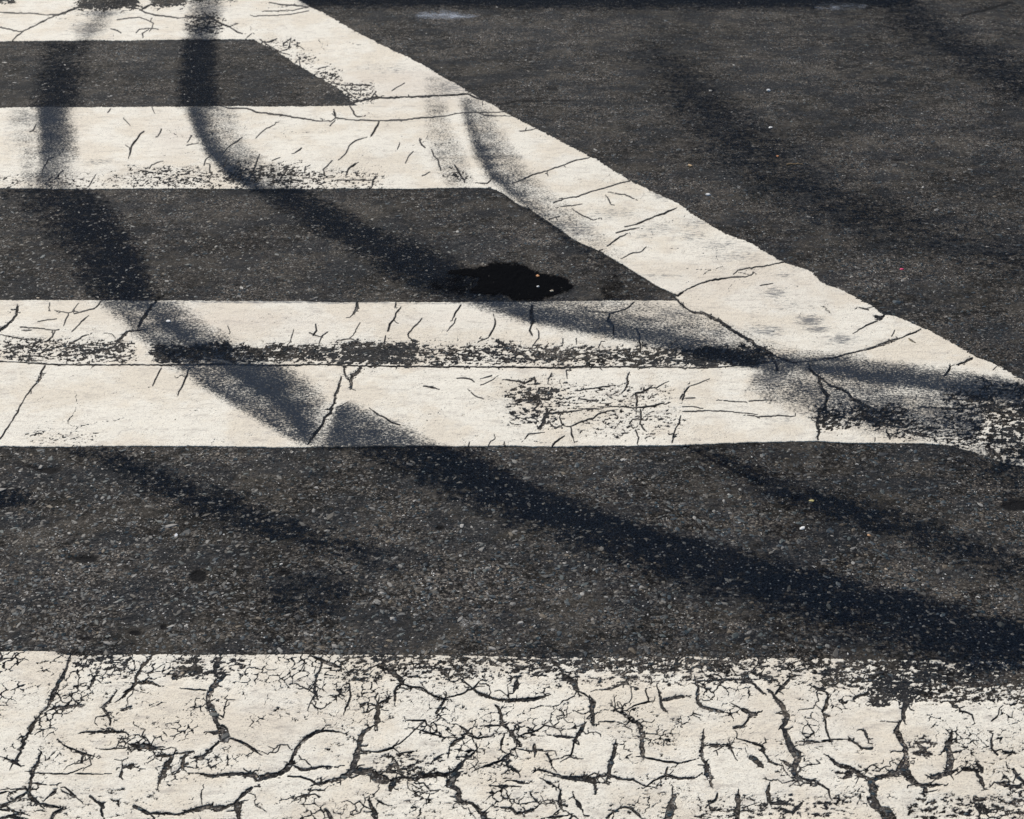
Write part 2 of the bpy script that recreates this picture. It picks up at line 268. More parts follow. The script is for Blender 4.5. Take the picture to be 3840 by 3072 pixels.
# ------------------------------------------------------------------ survey data (tile column, tile row, width : points)
CRACKS = """
0 0 9:80 262 110 230 150 195 210 170 260 140 330 110 400 85 470 60 530 30;0 0 5:0 80 100 85 200 85 300 95 390 92;0 0 5:0 175 60 185 120 200 150 198
0 0 6:880 60 920 85 980 100 1050 108 1130 118;0 0 8:900 60 960 30 1000 10;0 0 7:1290 85 1340 115 1400 150 1450 170 1500 205 1530 215
0 0 5:1950 45 1850 65 1760 70 1680 72;0 0 5:1950 45 1880 35 1780 30 1700 18;0 0 4:1950 70 1850 90 1750 100 1600 105;0 0 4:700 185 740 195 765 210
0 0 4:860 210 880 190 940 180 1000 190;0 0 6:905 235 900 215 915 205;0 0 4:1170 150 1240 170 1300 180 1370 165;0 0 3:740 130 800 120 880 115 930 130 970 150 960 185
0 0 4:1170 100 1240 118 1300 110;0 0 4:1200 200 1260 190 1330 200;0 0 3:1130 118 1200 110 1300 112
0 0 5:700 690 680 715;0 0 4:960 680 970 705;0 0 5:1390 675 1450 690 1560 690 1620 710 1700 720 1800 730 1880 745 1950 755 2000 765 2090 770 2120 750 2110 710
0 0 6:2120 750 2156 755;0 0 6:2115 770 2085 800;0 0 9:2110 710 2120 740;0 0 7:820 985 830 930 860 890 890 850 910 835;0 0 9:820 945 825 965;0 0 6:1000 860 1020 820;0 0 5:1185 905 1205 870
0 0 8:1415 965 1450 920 1490 900 1530 870;0 0 8:1535 1180 1575 1130 1600 1080 1625 1020 1640 975;0 0 3:1635 855 1670 820 1735 790
0 0 6:1865 970 1905 940;0 0 6:2040 1075 2070 1050 2100 1020;0 0 5:2045 1075 2050 1110;0 0 5:230 790 210 830 190 835;0 0 4:320 850 320 880
0 0 6:270 1080 290 1040 310 1010;0 0 6:350 1130 370 1110 400 1080;0 0 5:1290 1050 1300 1010 1320 995;0 0 6:1325 1040 1330 1090;0 0 4:945 1070 960 1050 1010 1030;0 0 6:1925 1090 1930 1060
0 0 4:1560 240 1590 215;0 0 4:1690 265 1750 245;0 0 4:1800 270 1840 240 1830 290;0 0 3:1860 280 1900 300;0 0 3:1780 325 1830 310;0 0 4:1890 380 1895 410;0 0 4:2010 440 2050 430
0 0 3:780 750 800 770;0 0 3:1180 925 1230 915;0 0 3:940 1090 1000 1100 1060 1080;0 0 4:560 1180 590 1130;0 0 3:1720 1020 1770 1000;0 0 4:1640 250 1700 290 1760 330 1830 350
1 0 10:60 655 110 645 150 635 210 625 330 625 450 618 550 615 650 608 730 605 800 598;1 0 12:200 620 240 622;1 0 7:800 598 840 620 900 635 960 665;1 0 5:215 600 230 620
1 0 6:55 675 75 710 90 740 120 745;1 0 5:0 755 60 765 140 765 220 770 300 768 400 765 480 755 560 748 640 742 720 725 800 718 850 715 920 718 1010 715 1050 705
1 0 4:850 715 900 735 980 740 1080 738;1 0 9:240 775 225 800 205 840 190 865;1 0 5:0 1005 30 975 50 930 90 895 140 880;1 0 4:370 915 355 950;1 0 4:405 1035 420 1000 455 965
1 0 6:495 895 510 920 530 940;1 0 5:570 950 585 985 610 1010 620 1050 630 1080;1 0 8:715 1045 740 1080 760 1120 780 1160;1 0 8:195 1180 205 1140 220 1110;1 0 4:0 1140 100 1140 190 1140
1 0 8:30 1110 45 1070 90 1040;1 0 6:880 1165 920 1165 950 1135;1 0 5:1080 1165 1130 1145 1210 1110 1300 1085 1400 1050 1480 1020 1560 1005
1 0 5:1340 1285 1420 1255 1500 1245 1580 1215 1680 1185 1760 1160 1825 1148;1 0 3:1130 835 1210 825;1 0 4:1730 1225 1790 1235 1850 1260;1 0 5:0 543 60 545 130 540 190 545
1 0 4:100 575 160 575;1 0 3:320 580 380 545 400 530;1 0 5:215 590 190 620;1 0 5:0 560 60 600 110 640;1 0 4:960 665 1000 695 1050 720;1 0 4:1680 1250 1700 1290;1 0 3:510 1115 560 1090
0 1 10:0 800 40 770 80 730 100 700 110 650;0 1 4:315 625 315 645;0 1 5:410 755 420 720 435 690;0 1 3:380 680 430 690;0 1 6:455 805 490 775 515 745 545 720
0 1 5:470 695 530 680 590 665 625 640 640 615;0 1 6:130 780 200 785 260 790 330 800 375 795;0 1 9:290 870 330 840 350 805;0 1 5:440 880 490 855 520 835 550 825
0 1 13:880 770 895 730 930 690 955 650 985 615;0 1 5:910 795 860 800 800 805;0 1 13:800 805 770 840 740 865 720 895;0 1 10:720 895 690 910 640 915 580 935 520 940;0 1 8:720 900 760 910;0 1 6:600 940 605 965
0 1 9:0 995 150 1003 300 1012 620 1015 1000 1015 1400 1012 1750 1020 2000 1015 2156 1018;0 1 8:285 1025 260 1070 255 1100 240 1125 205 1160 180 1195 150 1240 120 1290;0 1 13:255 1095 240 1120
0 1 5:1020 1035 1000 1075 980 1110 965 1145;0 1 6:1195 1040 1175 1090 1160 1130 1140 1165 1125 1205;0 1 10:2156 1095 2140 1160 2120 1210 2110 1260 2085 1294
0 1 9:1995 760 2000 800 1980 830;0 1 7:1955 815 1990 830 2030 840 2070 810;0 1 8:2030 845 2020 870;0 1 4:1840 850 1850 820;0 1 3:1440 775 1450 800;0 1 3:240 745 300 735 360 728
0 1 7:150 800 200 800;0 1 4:20 830 100 845 180 860;0 1 9:460 890 520 905
1 1 13:100 620 105 650 90 670;1 1 4:90 680 60 710;1 1 6:345 620 340 650;1 1 9:375 655 350 690 330 730 310 760 295 800;1 1 4:110 765 80 820;1 1 7:510 720 480 760 450 785 420 820 425 840 450 855 470 865
1 1 9:755 635 740 660 715 690 705 720;1 1 6:725 720 715 750 680 790;1 1 8:970 725 975 760 955 800 935 830;1 1 4:880 860 930 840;1 1 13:1205 640 1200 700 1205 750;1 1 9:1205 750 1190 800 1205 825
1 1 22:1200 690 1205 705;1 1 7:1245 800 1250 830 1240 860 1220 880;1 1 6:1850 625 1810 660 1760 680 1700 690;1 1 4:1700 690 1640 685 1560 680;1 1 9:1695 700 1685 740 1715 770 1720 825
1 1 9:1865 790 1885 830 1885 870 1890 900;1 1 4:1400 850 1400 880;1 1 4:1485 850 1485 875;1 1 4:1635 885 1625 905;1 1 12:985 860 1030 885 1070 905 1100 930 1150 940 1180 970 1210 980
1 1 6:0 860 60 850 120 870;1 1 5:280 830 270 870;1 1 9:0 1023 300 1022 800 1025 1300 1030 1700 1024 2156 1028;1 1 15:125 1025 105 1060 75 1085 60 1120 60 1170;1 1 10:15 1025 25 1080 45 1110
1 1 6:520 1150 570 1155 620 1170;1 1 9:560 1155 590 1160;1 1 6:730 1100 780 1100 820 1110 840 1125;1 1 4:880 1145 920 1130 960 1110;1 1 5:900 1100 950 1085;1 1 4:820 1190 850 1215 900 1235
1 1 8:1040 1110 1100 1115 1170 1125 1210 1100 1220 1090;1 1 12:1100 1240 1180 1230 1240 1200 1250 1170 1310 1180 1340 1170;1 1 12:1250 1210 1260 1250 1220 1290;1 1 6:1310 1100 1330 1065;1 1 4:1420 1050 1425 1085
1 1 6:1480 1175 1560 1165 1640 1155 1700 1145;1 1 10:1820 1060 1805 1095 1810 1130 1790 1170 1770 1190;1 1 9:1950 1155 1900 1185 1860 1190 1865 1240 1865 1294;1 1 4:1930 1165 1990 1155 2040 1130
1 1 6:1500 1225 1560 1235 1620 1240;1 1 6:1520 1290 1640 1294;1 1 7:2156 1200 2140 1230;1 1 8:1640 1280 1760 1275 1860 1285 1960 1275 2040 1255
1 1 5:1395 15 1460 8 1520 0;1 1 4:1480 45 1520 70 1590 100;1 1 7:2110 30 2040 60 1960 85 1910 105 1860 125 1790 140;1 1 6:1735 180 1790 165 1860 150;1 1 7:1680 265 1720 235 1760 205 1800 185
1 1 6:1785 340 1830 315 1890 305 1925 270;1 1 5:1200 40 1180 20;1 1 9:2100 570 2130 580 2156 560;1 1 10:2115 600 2130 620 2156 640;1 1 5:1620 300 1650 290;1 1 5:1310 95 1380 75
2 1 8:0 555 60 525 120 500 190 480 260 470 340 460 400 460 440 445;2 1 5:320 445 350 420 420 405 500 395 580 380 640 368;2 1 13:0 635 30 665 70 685 130 690 180 715 240 745 300 790 360 825 430 860 470 895 520 920 570 950 640 985 700 1000
2 1 8:700 1000 760 995 830 990 910 980 980 965 1050 945 1120 930 1190 910 1250 885 1320 865 1390 840 1450 815 1505 790;2 1 12:1170 915 1250 885 1360 850;2 1 6:1085 815 1130 785 1180 755 1230 735
2 1 17:1222 705 1250 715 1270 702;2 1 8:1115 650 1145 655 1175 665;2 1 10:1740 1015 1780 1000 1830 975;2 1 11:1690 1025 1680 1060 1650 1090;2 1 6:1900 1200 1910 1160 1900 1110 1850 1095
2 1 10:800 1020 820 1060 860 1090 900 1120 940 1150 1000 1170 1050 1200 1080 1240 1150 1270 1200 1294;2 1 12:560 960 590 1010 600 1050;2 1 13:860 1090 870 1140 890 1190 920 1210 900 1260 905 1294
2 1 5:420 1245 540 1240;2 1 4:260 1240 400 1250;2 1 10:0 1230 10 1190 40 1150;2 1 5:20 1225 80 1222;2 1 3:40 1150 100 1130 150 1110;2 1 4:0 1280 60 1278 130 1290;2 1 4:490 515 570 500
2 1 4:1320 835 1340 795;2 1 4:1430 850 1470 875;2 1 4:1960 1055 1980 1035;2 1 8:0 1035 300 1025 520 1000 590 990;2 1 5:1690 1230 1800 1240 1850 1250;2 1 6:1500 1285 1800 1290 2000 1270
0 2 8:120 0 95 50 75 85 45 120 20 160 0 190;0 2 11:2100 0 2080 30 2050 60 2040 100 2000 150 1970 190 1945 225;0 2 5:230 155 250 150
1 2 16:1300 0 1300 30 1280 60 1270 100 1245 120;1 2 7:1300 30 1370 20 1450 15 1520 5;1 2 10:1165 0 1190 15;1 2 6:1200 30 1235 65;1 2 9:1380 50 1390 90 1420 110 1450 110 1500 85 1540 70 1600 55 1620 30 1700 10
1 2 8:1450 110 1455 150 1465 180;1 2 7:1410 170 1380 190 1350 210 1335 230;1 2 8:1890 0 1895 50 1885 90 1915 130;1 2 6:1860 130 1880 180 1870 220;1 2 5:1820 90 1840 60 1880 60
1 2 9:2145 40 2135 90 2110 130 2100 170 2090 210;1 2 4:930 235 940 210 970 195;1 2 4:805 235 810 215;1 2 4:1030 230 1030 210;1 2 6:200 15 240 45 280 60 310 85 370 105;1 2 4:1160 190 1180 160 1250 150
2 2 5:0 15 100 15 160 10;2 2 5:420 40 480 50 620 45 700 50;2 2 4:160 10 300 15 440 30;2 2 12:870 0 850 100 860 140 855 195
2 2 14:1130 0 1180 60 1240 90 1330 110;2 2 18:1200 0 1290 50 1350 80 1400 105;2 2 10:1400 140 1480 160 1560 180;2 2 9:1290 130 1310 190;2 2 4:1215 200 1215 180
0 3 14:440 285 425 330 405 380 375 430 345 490 330 540 295 590 260 630 215 690 190 750 150 810 130 880 90 940;0 3 5:90 940 30 915;0 3 6:90 945 130 965;0 3 20:80 935 105 945
0 3 10:955 270 940 300 900 330 880 370 860 400 860 440 830 475 780 520;0 3 22:1390 290 1350 340 1370 390;0 3 19:1415 400 1370 440 1335 480 1315 540 1320 600 1350 650 1375 700 1385 740;0 3 26:1330 590 1360 650
0 3 40:1405 730 1425 765 1420 785;0 3 14:1345 755 1390 760;0 3 10:1380 815 1340 855 1300 890;0 3 13:1300 890 1275 915 1245 915;0 3 7:1460 795 1520 815 1560 835 1600 860 1630 885
0 3 9:2030 290 2035 330 2005 390 1990 440 1995 500 2000 515;0 3 3:1985 520 1960 570;0 3 11:1990 280 2040 300 2100 325 2156 340;0 3 30:1100 405 1120 385 1150 380;0 3 15:1240 285 1230 330 1180 370
0 3 9:320 605 370 590 420 590 475 580;0 3 17:400 598 440 585 465 580;0 3 10:720 515 690 550 650 590 670 620 690 650 695 700;0 3 6:630 650 690 640;0 3 10:600 390 590 430 575 450;0 3 9:770 610 800 600 830 585
0 3 14:930 430 960 440 990 450;0 3 8:860 440 930 440;0 3 8:540 745 620 745 690 745 740 745 800 750 815 770;0 3 13:690 745 740 745;0 3 15:830 830 880 840 930 850 980 855;0 3 6:980 855 1040 865
0 3 5:370 800 400 830 450 850 500 870 530 880;0 3 10:505 875 525 895 520 935;0 3 5:540 890 580 900;0 3 4:650 860 700 860 800 850;0 3 15:250 900 240 945 210 980 205 1030 195 1090 180 1130
0 3 13:180 1130 130 1160 80 1190 30 1210;0 3 17:180 1130 205 1170 240 1200;0 3 9:240 1200 300 1215 370 1225;0 3 6:0 1140 40 1130;0 3 5:210 1010 340 1015 430 1015 490 995;0 3 4:490 1015 640 1020
0 3 20:1090 905 1060 950 1035 1000 1020 1040;0 3 8:1010 1040 1000 1090;0 3 12:1190 880 1160 920 1155 970 1125 1000;0 3 8:1000 900 1060 905 1130 885 1215 875;0 3 11:1270 1015 1340 1030 1430 1020 1510 1015 1580 1020
0 3 22:1580 1010 1630 1045 1690 1030 1740 1020 1800 1000 1840 950 1850 900;0 3 34:1770 1010 1830 960;0 3 13:1850 900 1880 850 1910 810 1960 770 2020 745;0 3 7:2020 745 2090 740 2156 750
0 3 11:1865 965 1910 985 1980 975 2040 960 2090 965;0 3 6:1820 1030 1900 1035 1960 1050 2000 1075;0 3 18:2000 1075 2060 1060 2110 1045 2156 1040;0 3 20:1590 1105 1550 1130 1520 1160 1490 1200 1500 1240 1510 1294;0 3 30:1500 1200 1510 1270
0 3 11:1490 1200 1400 1230 1310 1220 1250 1235 1190 1250;0 3 22:1360 1235 1420 1225;0 3 18:1290 1225 1330 1215;0 3 11:1190 1250 1120 1270 1050 1265 940 1265;0 3 14:940 1265 900 1240 850 1220;0 3 11:570 1155 610 1185 650 1215 640 1250 650 1280
0 3 16:630 1200 655 1225;0 3 12:760 1030 770 1000;0 3 8:790 970 830 965;0 3 7:410 1100 460 1140 480 1160;0 3 16:450 1145 475 1155;0 3 15:320 1150 350 1125;0 3 12:330 1290 340 1265 380 1245;0 3 6:0 1240 80 1250 160 1270
0 3 15:1930 1145 1955 1145;0 3 6:1275 1130 1275 1180;0 3 14:0 1300 60 1280 120 1294;0 3 7:780 500 830 470;0 3 6:1170 480 1230 485 1300 490;0 3 9:470 460 500 455;0 3 12:230 1075 260 1080;0 3 14:2070 1250 2090 1290
0 3 13:0 300 15 270
1 3 19:290 350 330 375 370 410 385 440;1 3 9:385 440 350 470 340 520 340 550;1 3 6:385 450 450 468 510 470 540 500 590 525 655 540;1 3 9:655 540 640 570 620 600 600 625;1 3 6:655 535 700 525 760 510 800 485 830 475
1 3 9:830 475 870 500 920 525 990 545 1060 545;1 3 14:1060 548 1150 545 1230 535 1280 525;1 3 7:870 430 830 475 760 420;1 3 18:1110 420 1105 460 1090 490;1 3 10:975 580 1000 610 1010 650 1020 700 1060 740 1090 770
1 3 20:1075 750 1090 780;1 3 7:1090 790 1130 820;1 3 7:1020 705 960 710 910 710;1 3 4:1150 765 1230 745 1290 710 1330 720;1 3 12:230 560 230 620 220 690;1 3 25:220 650 220 690;1 3 6:280 545 230 570
1 3 18:180 720 140 740 120 790 110 840 95 900 80 960;1 3 30:105 850 90 920 75 980;1 3 24:75 990 40 1010 0 1040;1 3 10:130 865 190 870 250 870 310 850;1 3 6:310 850 370 820 400 795 440 760 490 710
1 3 6:330 850 370 880 460 870;1 3 30:80 985 130 990 180 995 220 1030 280 1050;1 3 18:280 1050 330 1045 400 1030 470 1045 500 1020 560 1015 640 1015 690 1010;1 3 18:310 1110 320 1080 330 1060
1 3 38:690 1070 700 1030 725 990;1 3 18:720 990 760 950 800 910 840 880;1 3 5:860 860 850 820;1 3 18:710 1090 740 1130 745 1180 770 1195;1 3 12:770 1195 830 1200 860 1240 890 1270 900 1294;1 3 28:890 1265 905 1294
1 3 11:800 745 770 780 720 810 685 840 680 880;1 3 7:510 740 570 760 640 780;1 3 6:750 710 800 745;1 3 6:800 770 860 790 930 780;1 3 12:1020 790 1010 830;1 3 8:1130 860 1200 870 1270 865;1 3 13:1220 830 1225 880
1 3 20:1025 925 1050 905;1 3 8:1045 940 1050 970;1 3 7:900 970 960 950 1010 930;1 3 7:1060 890 1090 900;1 3 9:1060 970 1100 985 1120 1010;1 3 9:1300 890 1320 930 1330 965;1 3 8:1250 990 1320 1010 1390 1030
1 3 20:1400 1040 1450 1045 1520 1045 1590 1050;1 3 22:1580 1060 1600 1065;1 3 10:1600 1060 1605 1110 1605 1140;1 3 9:1610 1035 1680 1020;1 3 16:1735 830 1725 880 1705 940 1690 1000 1685 1025
1 3 9:1690 1020 1740 1040 1790 1050 1840 1050 1900 1080 1930 1090;1 3 5:1930 1090 1980 1050 2050 1020;1 3 7:2050 1020 2060 970;1 3 9:2060 1015 2110 1030 2156 1040;1 3 22:1575 540 1590 580 1585 620;1 3 14:1585 620 1590 650 1590 700
1 3 6:1500 490 1550 520 1575 540;1 3 22:1410 390 1470 430 1490 480;1 3 5:1635 685 1720 685;1 3 18:1530 710 1510 750 1490 780 1475 810;1 3 7:1475 810 1460 860 1450 900;1 3 10:1350 775 1400 780 1470 785
1 3 18:1870 690 1890 730 1900 790 1900 840 1900 880 1910 905;1 3 7:1910 905 1980 920 2060 935 2156 940;1 3 6:1730 580 1730 610 1770 635;1 3 15:1780 630 1800 650;1 3 5:1800 650 1840 690 1870 690
1 3 6:1810 610 1850 585 1900 570 1950 560;1 3 11:2010 500 2020 550 2025 580 2045 610;1 3 8:2030 550 2090 535 2156 525;1 3 8:1640 480 1700 475 1750 455 1800 430;1 3 16:1800 430 1815 400;1 3 7:1920 490 1940 550
1 3 7:50 440 60 520 40 580 25 610;1 3 20:180 1190 200 1240 220 1294;1 3 12:1385 1120 1380 1180 1390 1230;1 3 13:1015 1230 1070 1235 1110 1265 1160 1260 1210 1240;1 3 16:1490 1190 1510 1220
1 3 20:2095 1140 2095 1190;1 3 34:2090 1200 2080 1240 2060 1294;1 3 9:1680 1290 1720 1245 1780 1220 1840 1230 1890 1280;1 3 15:1000 1095 1045 1095;1 3 12:1090 1060 1150 1075;1 3 14:1300 1070 1320 1080
1 3 16:350 940 360 980;1 3 14:430 970 460 950;1 3 12:290 980 340 1000;1 3 4:420 675 530 675 540 700;1 3 8:230 1180 270 1200;1 3 12:1310 1290 1400 1280;1 3 9:590 920 620 900
2 3 16:550 490 580 530 620 570 640 610 660 650 650 690 625 715;2 3 19:625 715 655 760 665 810 690 860 725 890 730 920 710 960 700 1000 720 1040;2 3 12:720 1040 780 1050 840 1060 880 1085;2 3 7:880 1085 920 1120 930 1160
2 3 10:645 940 700 980;2 3 11:85 430 100 470 90 540 110 580 160 600 220 610 260 620;2 3 9:85 430 150 425 230 420 310 415 390 420 440 440;2 3 14:440 440 480 475 500 495;2 3 12:690 400 650 440 610 480 590 505
2 3 10:830 460 880 480 920 500 910 550;2 3 16:910 550 900 590 890 620 900 660 905 700;2 3 7:905 700 905 740 930 790;2 3 12:770 810 820 810 870 815;2 3 5:880 805 940 795 1010 795;2 3 14:380 605 430 630 460 630
2 3 10:420 650 400 690 380 710 330 720;2 3 6:345 760 345 790 400 805 460 825 500 840;2 3 12:505 840 510 880;2 3 8:520 890 550 935 600 955;2 3 18:130 770 125 820 120 860;2 3 10:120 860 130 920 150 950
2 3 24:155 960 160 1000 170 1040;2 3 12:170 1050 185 1090;2 3 12:180 830 230 830;2 3 8:300 830 320 880;2 3 20:430 910 470 935 500 960;2 3 30:1415 540 1400 600 1395 660;2 3 22:1370 690 1345 740 1370 790 1400 840 1415 890 1410 940
2 3 38:1410 960 1380 990 1420 1010;2 3 26:1420 1010 1440 1050 1480 1080;2 3 12:1480 1080 1560 1090 1620 1085;2 3 10:1535 1090 1540 1130;2 3 13:940 920 990 960 1050 970 1090 990;2 3 26:1090 1000 1140 1030 1190 1060
2 3 26:1190 1060 1205 1110 1200 1160;2 3 38:1180 1180 1220 1220 1270 1260 1310 1294;2 3 20:1200 1050 1280 1030 1350 1010;2 3 18:1695 760 1685 810 1660 850;2 3 25:1675 850 1690 920 1690 1000;2 3 22:1710 1000 1640 1020 1570 1040
2 3 20:1490 830 1520 860 1530 890;2 3 12:1850 990 1880 1040 1900 1090;2 3 18:1870 960 1890 1000;2 3 10:1950 790 1950 850 1990 890;2 3 12:2090 980 2120 1030 2156 1060;2 3 12:1990 1070 2060 1085 2120 1090
2 3 16:0 1035 70 1035;2 3 7:0 935 60 925;2 3 16:545 1090 540 1140 550 1180;2 3 10:550 1190 600 1200 660 1200;2 3 22:350 1150 350 1220 345 1294;2 3 9:220 1135 215 1170 170 1195;2 3 10:1150 740 1165 780
2 3 8:1060 790 1130 850 1200 850;2 3 11:1080 540 1110 515 1150 510 1170 500;2 3 18:1690 560 1730 590;2 3 6:1770 620 1830 640 1840 680;2 3 6:1950 680 1990 650 2000 600;2 3 8:1200 575 1300 575;2 3 14:620 1230 700 1260
2 3 11:700 1250 750 1200;2 3 13:1850 1210 1880 1260;2 3 30:1400 430 1410 480 1400 530;2 3 12:2030 870 2100 880;2 3 14:1780 985 1850 990;2 3 16:1020 1040 1060 1030
"""
def tile(c, r, x, y): return 1280*c + x*.59369, 768*r + y*.59369
POLY = []
for line in CRACKS.strip().replace('\n', ';').split(';'):
    h, b = line.split(':'); c, r, w = [int(q) for q in h.split()]; q = [float(t) for t in b.split()]
    POLY.append((w*.59369, [tile(c, r, q[i], q[i+1]) for i in range(0, len(q), 2)]))
# roughen every crack and let small side cracks grow from it
def roughen(pts, amp, seglen=9):
    out = []
    for (x0, y0), (x1, y1) in zip(pts[:-1], pts[1:]):
        L = math.hypot(x1-x0, y1-y0); n = max(1, int(L/seglen))
        for i in range(n):
            t = i/n; a = amp if (i or out) else 0
            out.append((x0+(x1-x0)*t + random.gauss(0, a), y0+(y1-y0)*t + random.gauss(0, a*.7)))
    out.append(pts[-1]); return out
CRT = np.full(U.shape, 60.0, np.float32)
CR = np.full(U.shape, 60.0, np.float32)                # distance to the nearest crack side, pixels
def stamp(p0, p1, w0, w1, field, pad=14):
    (x0, y0), (x1, y1) = p0, p1; m = max(w0, w1)/2+pad
    c0, c1 = np.searchsorted(UU, [min(x0, x1)-m, max(x0, x1)+m]); r0, r1 = np.searchsorted(VV, [min(y0, y1)-m, max(y0, y1)+m])
    if c1 <= c0 or r1 <= r0: return
    uu = UU[c0:c1][None, :]; vv = VV[r0:r1][:, None]; dx, dy = x1-x0, y1-y0
    t = np.clip(((uu-x0)*dx+(vv-y0)*dy)/(dx*dx+dy*dy+1e-6), 0, 1)
    d = np.hypot(uu-x0-t*dx, vv-y0-t*dy) - (w0+(w1-w0)*t)/2
    f = field[r0:r1, c0:c1]; np.minimum(f, d, out=f)
def draw_crack(pts, w, field, branch=True):
    q = roughen(pts, min(2.6, .8+w*.12)); n = len(q); ws = []; j = 0
    for i in range(n):
        j = .75*j + random.gauss(0, .22); e = min(i, n-1-i)/max(1, n/2)
        ws.append(max(1.2, w*(.78+.34*min(1, e*2.5)+j)))
    for i in range(n-1): stamp(q[i], q[i+1], ws[i], ws[i+1], field)
    if branch:
        for i in range(1, n-1):
            if random.random() < (.15 if w > 7 else .06 if w > 4.4 else .02):
                a = random.uniform(0, 2*math.pi); L = random.uniform(8, 16+w*2.4); x, y = q[i]; bw = min(w*.5, random.uniform(1.5, 4.5)); p = [(x, y)]
                for s in range(int(L/6)+1):
                    a += random.gauss(0, .5); x += 6*math.cos(a); y += 6*math.sin(a)*.6; p.append((x, y))
                for s in range(len(p)-1): stamp(p[s], p[s+1], bw*(1-s/len(p)), max(1.0, bw*(1-(s+1)/len(p))), field)
for w, pts in POLY: draw_crack(pts, w*(1.08 if w > 8 else 1) if pts[0][1] > 2440 else w*(.72 if w < 6 else .85), CR if w > (4.4 if pts[0][1] > 2440 else 5.5) else CRT)
# fine wandering cracks that run from plate to plate
def wander(x, y, a, L, w, depth=0):
    p = [(x, y)]; n = int(L/7); a0 = a
    for i in range(n):
        a = (a0+random.gauss(0, .75)) if random.random() < .38 else a+random.gauss(0, .10)
        a0 += random.gauss(0, .06); x += 7*math.cos(a); y += 7*math.sin(a)*.7; p.append((x, y))
        if depth < 2 and random.random() < .055: wander(x, y, a+random.choice((-1, 1))*random.uniform(.7, 1.4), L*random.uniform(.25, .6), w*.75, depth+1)
    for i in range(n):
        e = 1-abs(2*i/n-.7)/1.5; gap = random.random() < .12
        if not gap: stamp(p[i], p[i+1], w*e*random.uniform(.5, 1.3), w*e*random.uniform(.5, 1.3), CRT)
for w, pts in POLY:                                     # cracks die out in a hairline
    for (x1, y1), (x0, y0) in ((pts[0], pts[1]), (pts[-1], pts[-2])):
        if random.random() < (.85 if y1 > 2440 else .5): wander(x1, y1, math.atan2((y1-y0)/.7, x1-x0), random.uniform(14, 40)*(1.5 if y1 > 2440 else .8), min(3.2, max(1.3, w*.4)) if y1 > 2440 else 1.1, 1)
s1p = [q for w, pts in POLY for q in pts if q[1] > 2440]; s2p = [q for w, pts in POLY for q in pts if 1130 < q[1] < 1680]; s3p = [q for w, pts in POLY for q in pts if q[1] < 760]
for i in range(60):
    q = random.choice(s1p); wander(q[0], q[1], random.uniform(0, 6.28), random.uniform(60, 240), random.uniform(1.3, 3.0))
for i in range(16):
    wander(random.uniform(300, 3900), 2462+abs(random.gauss(0, 40)), random.uniform(0, 6.28), random.uniform(40, 150), random.uniform(1.2, 3))
for i in range(20):
    q = random.choice(s2p); wander(q[0], q[1], random.uniform(0, 6.28), random.uniform(25, 80), random.uniform(.7, 1.3))
for i in range(6):
    q = random.choice(s3p); wander(q[0], q[1], random.uniform(0, 6.28), random.uniform(15, 45), random.uniform(.8, 1.6))

# outlines of the markings ------------------------------------------------
def fn(pairs, var): a = np.array(sorted(pairs), float); return np.interp(var, a[:, 0], a[:, 1])
def tl(c, r, s): q = [float(t) for t in s.split()]; return [tile(c, r, q[i], q[i+1]) for i in range(0, len(q), 2)]
outer = tl(0, 0, '1890 0 1960 45 2040 80 2156 150')+tl(1, 0, '60 185 160 235 330 320 440 375 520 415 600 465 690 515 800 580 880 625 960 665 1080 740 1200 800 1400 905 1580 1000 1720 1080 1830 1145 1980 1220 2130 1292')
outer += tl(2, 1, '130 105 280 190 430 250 560 330 640 370 790 412 900 505 1000 535 1100 590 1200 645 1260 692 1340 702 1430 740 1540 790 1640 840 1740 900 1840 965 1960 1010 2100 1090 2156 1110')
inner = [(950, 148)]+tl(0, 0, '1720 310 1860 400 1990 480 2156 575')+[(1316, 380), (1339, 398), (1814, 697)]+tl(1, 0, '1030 1230 1110 1290')+tl(1, 1, '1190 30 1340 130 1500 240 1640 300 1850 430 1980 510 2105 570')
inner += [(2545, 1131), (2780, 1236), (2980, 1362), (3270, 1536), (3400, 1600), (3520, 1668), (3900, 1880), (5400, 2650)]
inner = [(480, -160), (140, -360)] + inner
outer = [(680, -200), (360, -360)] + outer + [(4200, 1600), (5400, 2200)]
UO = fn([(v, u) for u, v in outer], VV)[:, None]; UI = fn([(v, u) for u, v in inner], VV)[:, None]
e1 = fbm(X, Y, 160, 3, 11)-.5; e2 = fbm(X, Y, 45, 3, 23)-.5
e4 = fbm(X, Y, 420, 3, 37, .7)-.5
EDGE = (e1*7.0 + e2*6.0 + e4*9.0)
din = (UI-U)*.52 + EDGE*.5; dout = (UO-U)*.50 + EDGE*1.1
def band(top, bot): return np.minimum(V-fn(top, UU)[None, :], fn(bot, UU)[None, :]-V) + EDGE*.45
REG = {}
REG['s1'] = band([(-1500, 2444), (0, 2446), (200, 2446), (250, 2460), (470, 2458), (830, 2460), (1280, 2460), (2560, 2464), (3840, 2480), (5300, 2490)], [(-1500, 3637), (5300, 3650)])
S2T = [(-1500, 1124), (0, 1128), (640, 1131), (1280, 1134), (2535, 1131), (5300, 1128)]; S2B = [(-1500, 1672), (0, 1676), (1280, 1679), (2560, 1671), (2790, 1662), (3060, 1655), (3150, 1661), (3450, 1664), (3560, 1672), (3640, 1695), (3760, 1735), (3840, 1752), (4200, 1850), (5300, 2450)]
jt = tl(0, 1, '0 995 150 1003 300 1012 620 1015 1000 1015 1400 1012 1750 1020 2000 1015')+tl(1, 1, '0 1023 300 1022 800 1025 1300 1030 1700 1024')+tl(2, 1, '0 1035 300 1025 520 1000 650 990')+[(-1500, 1350), (5000, 1350)]
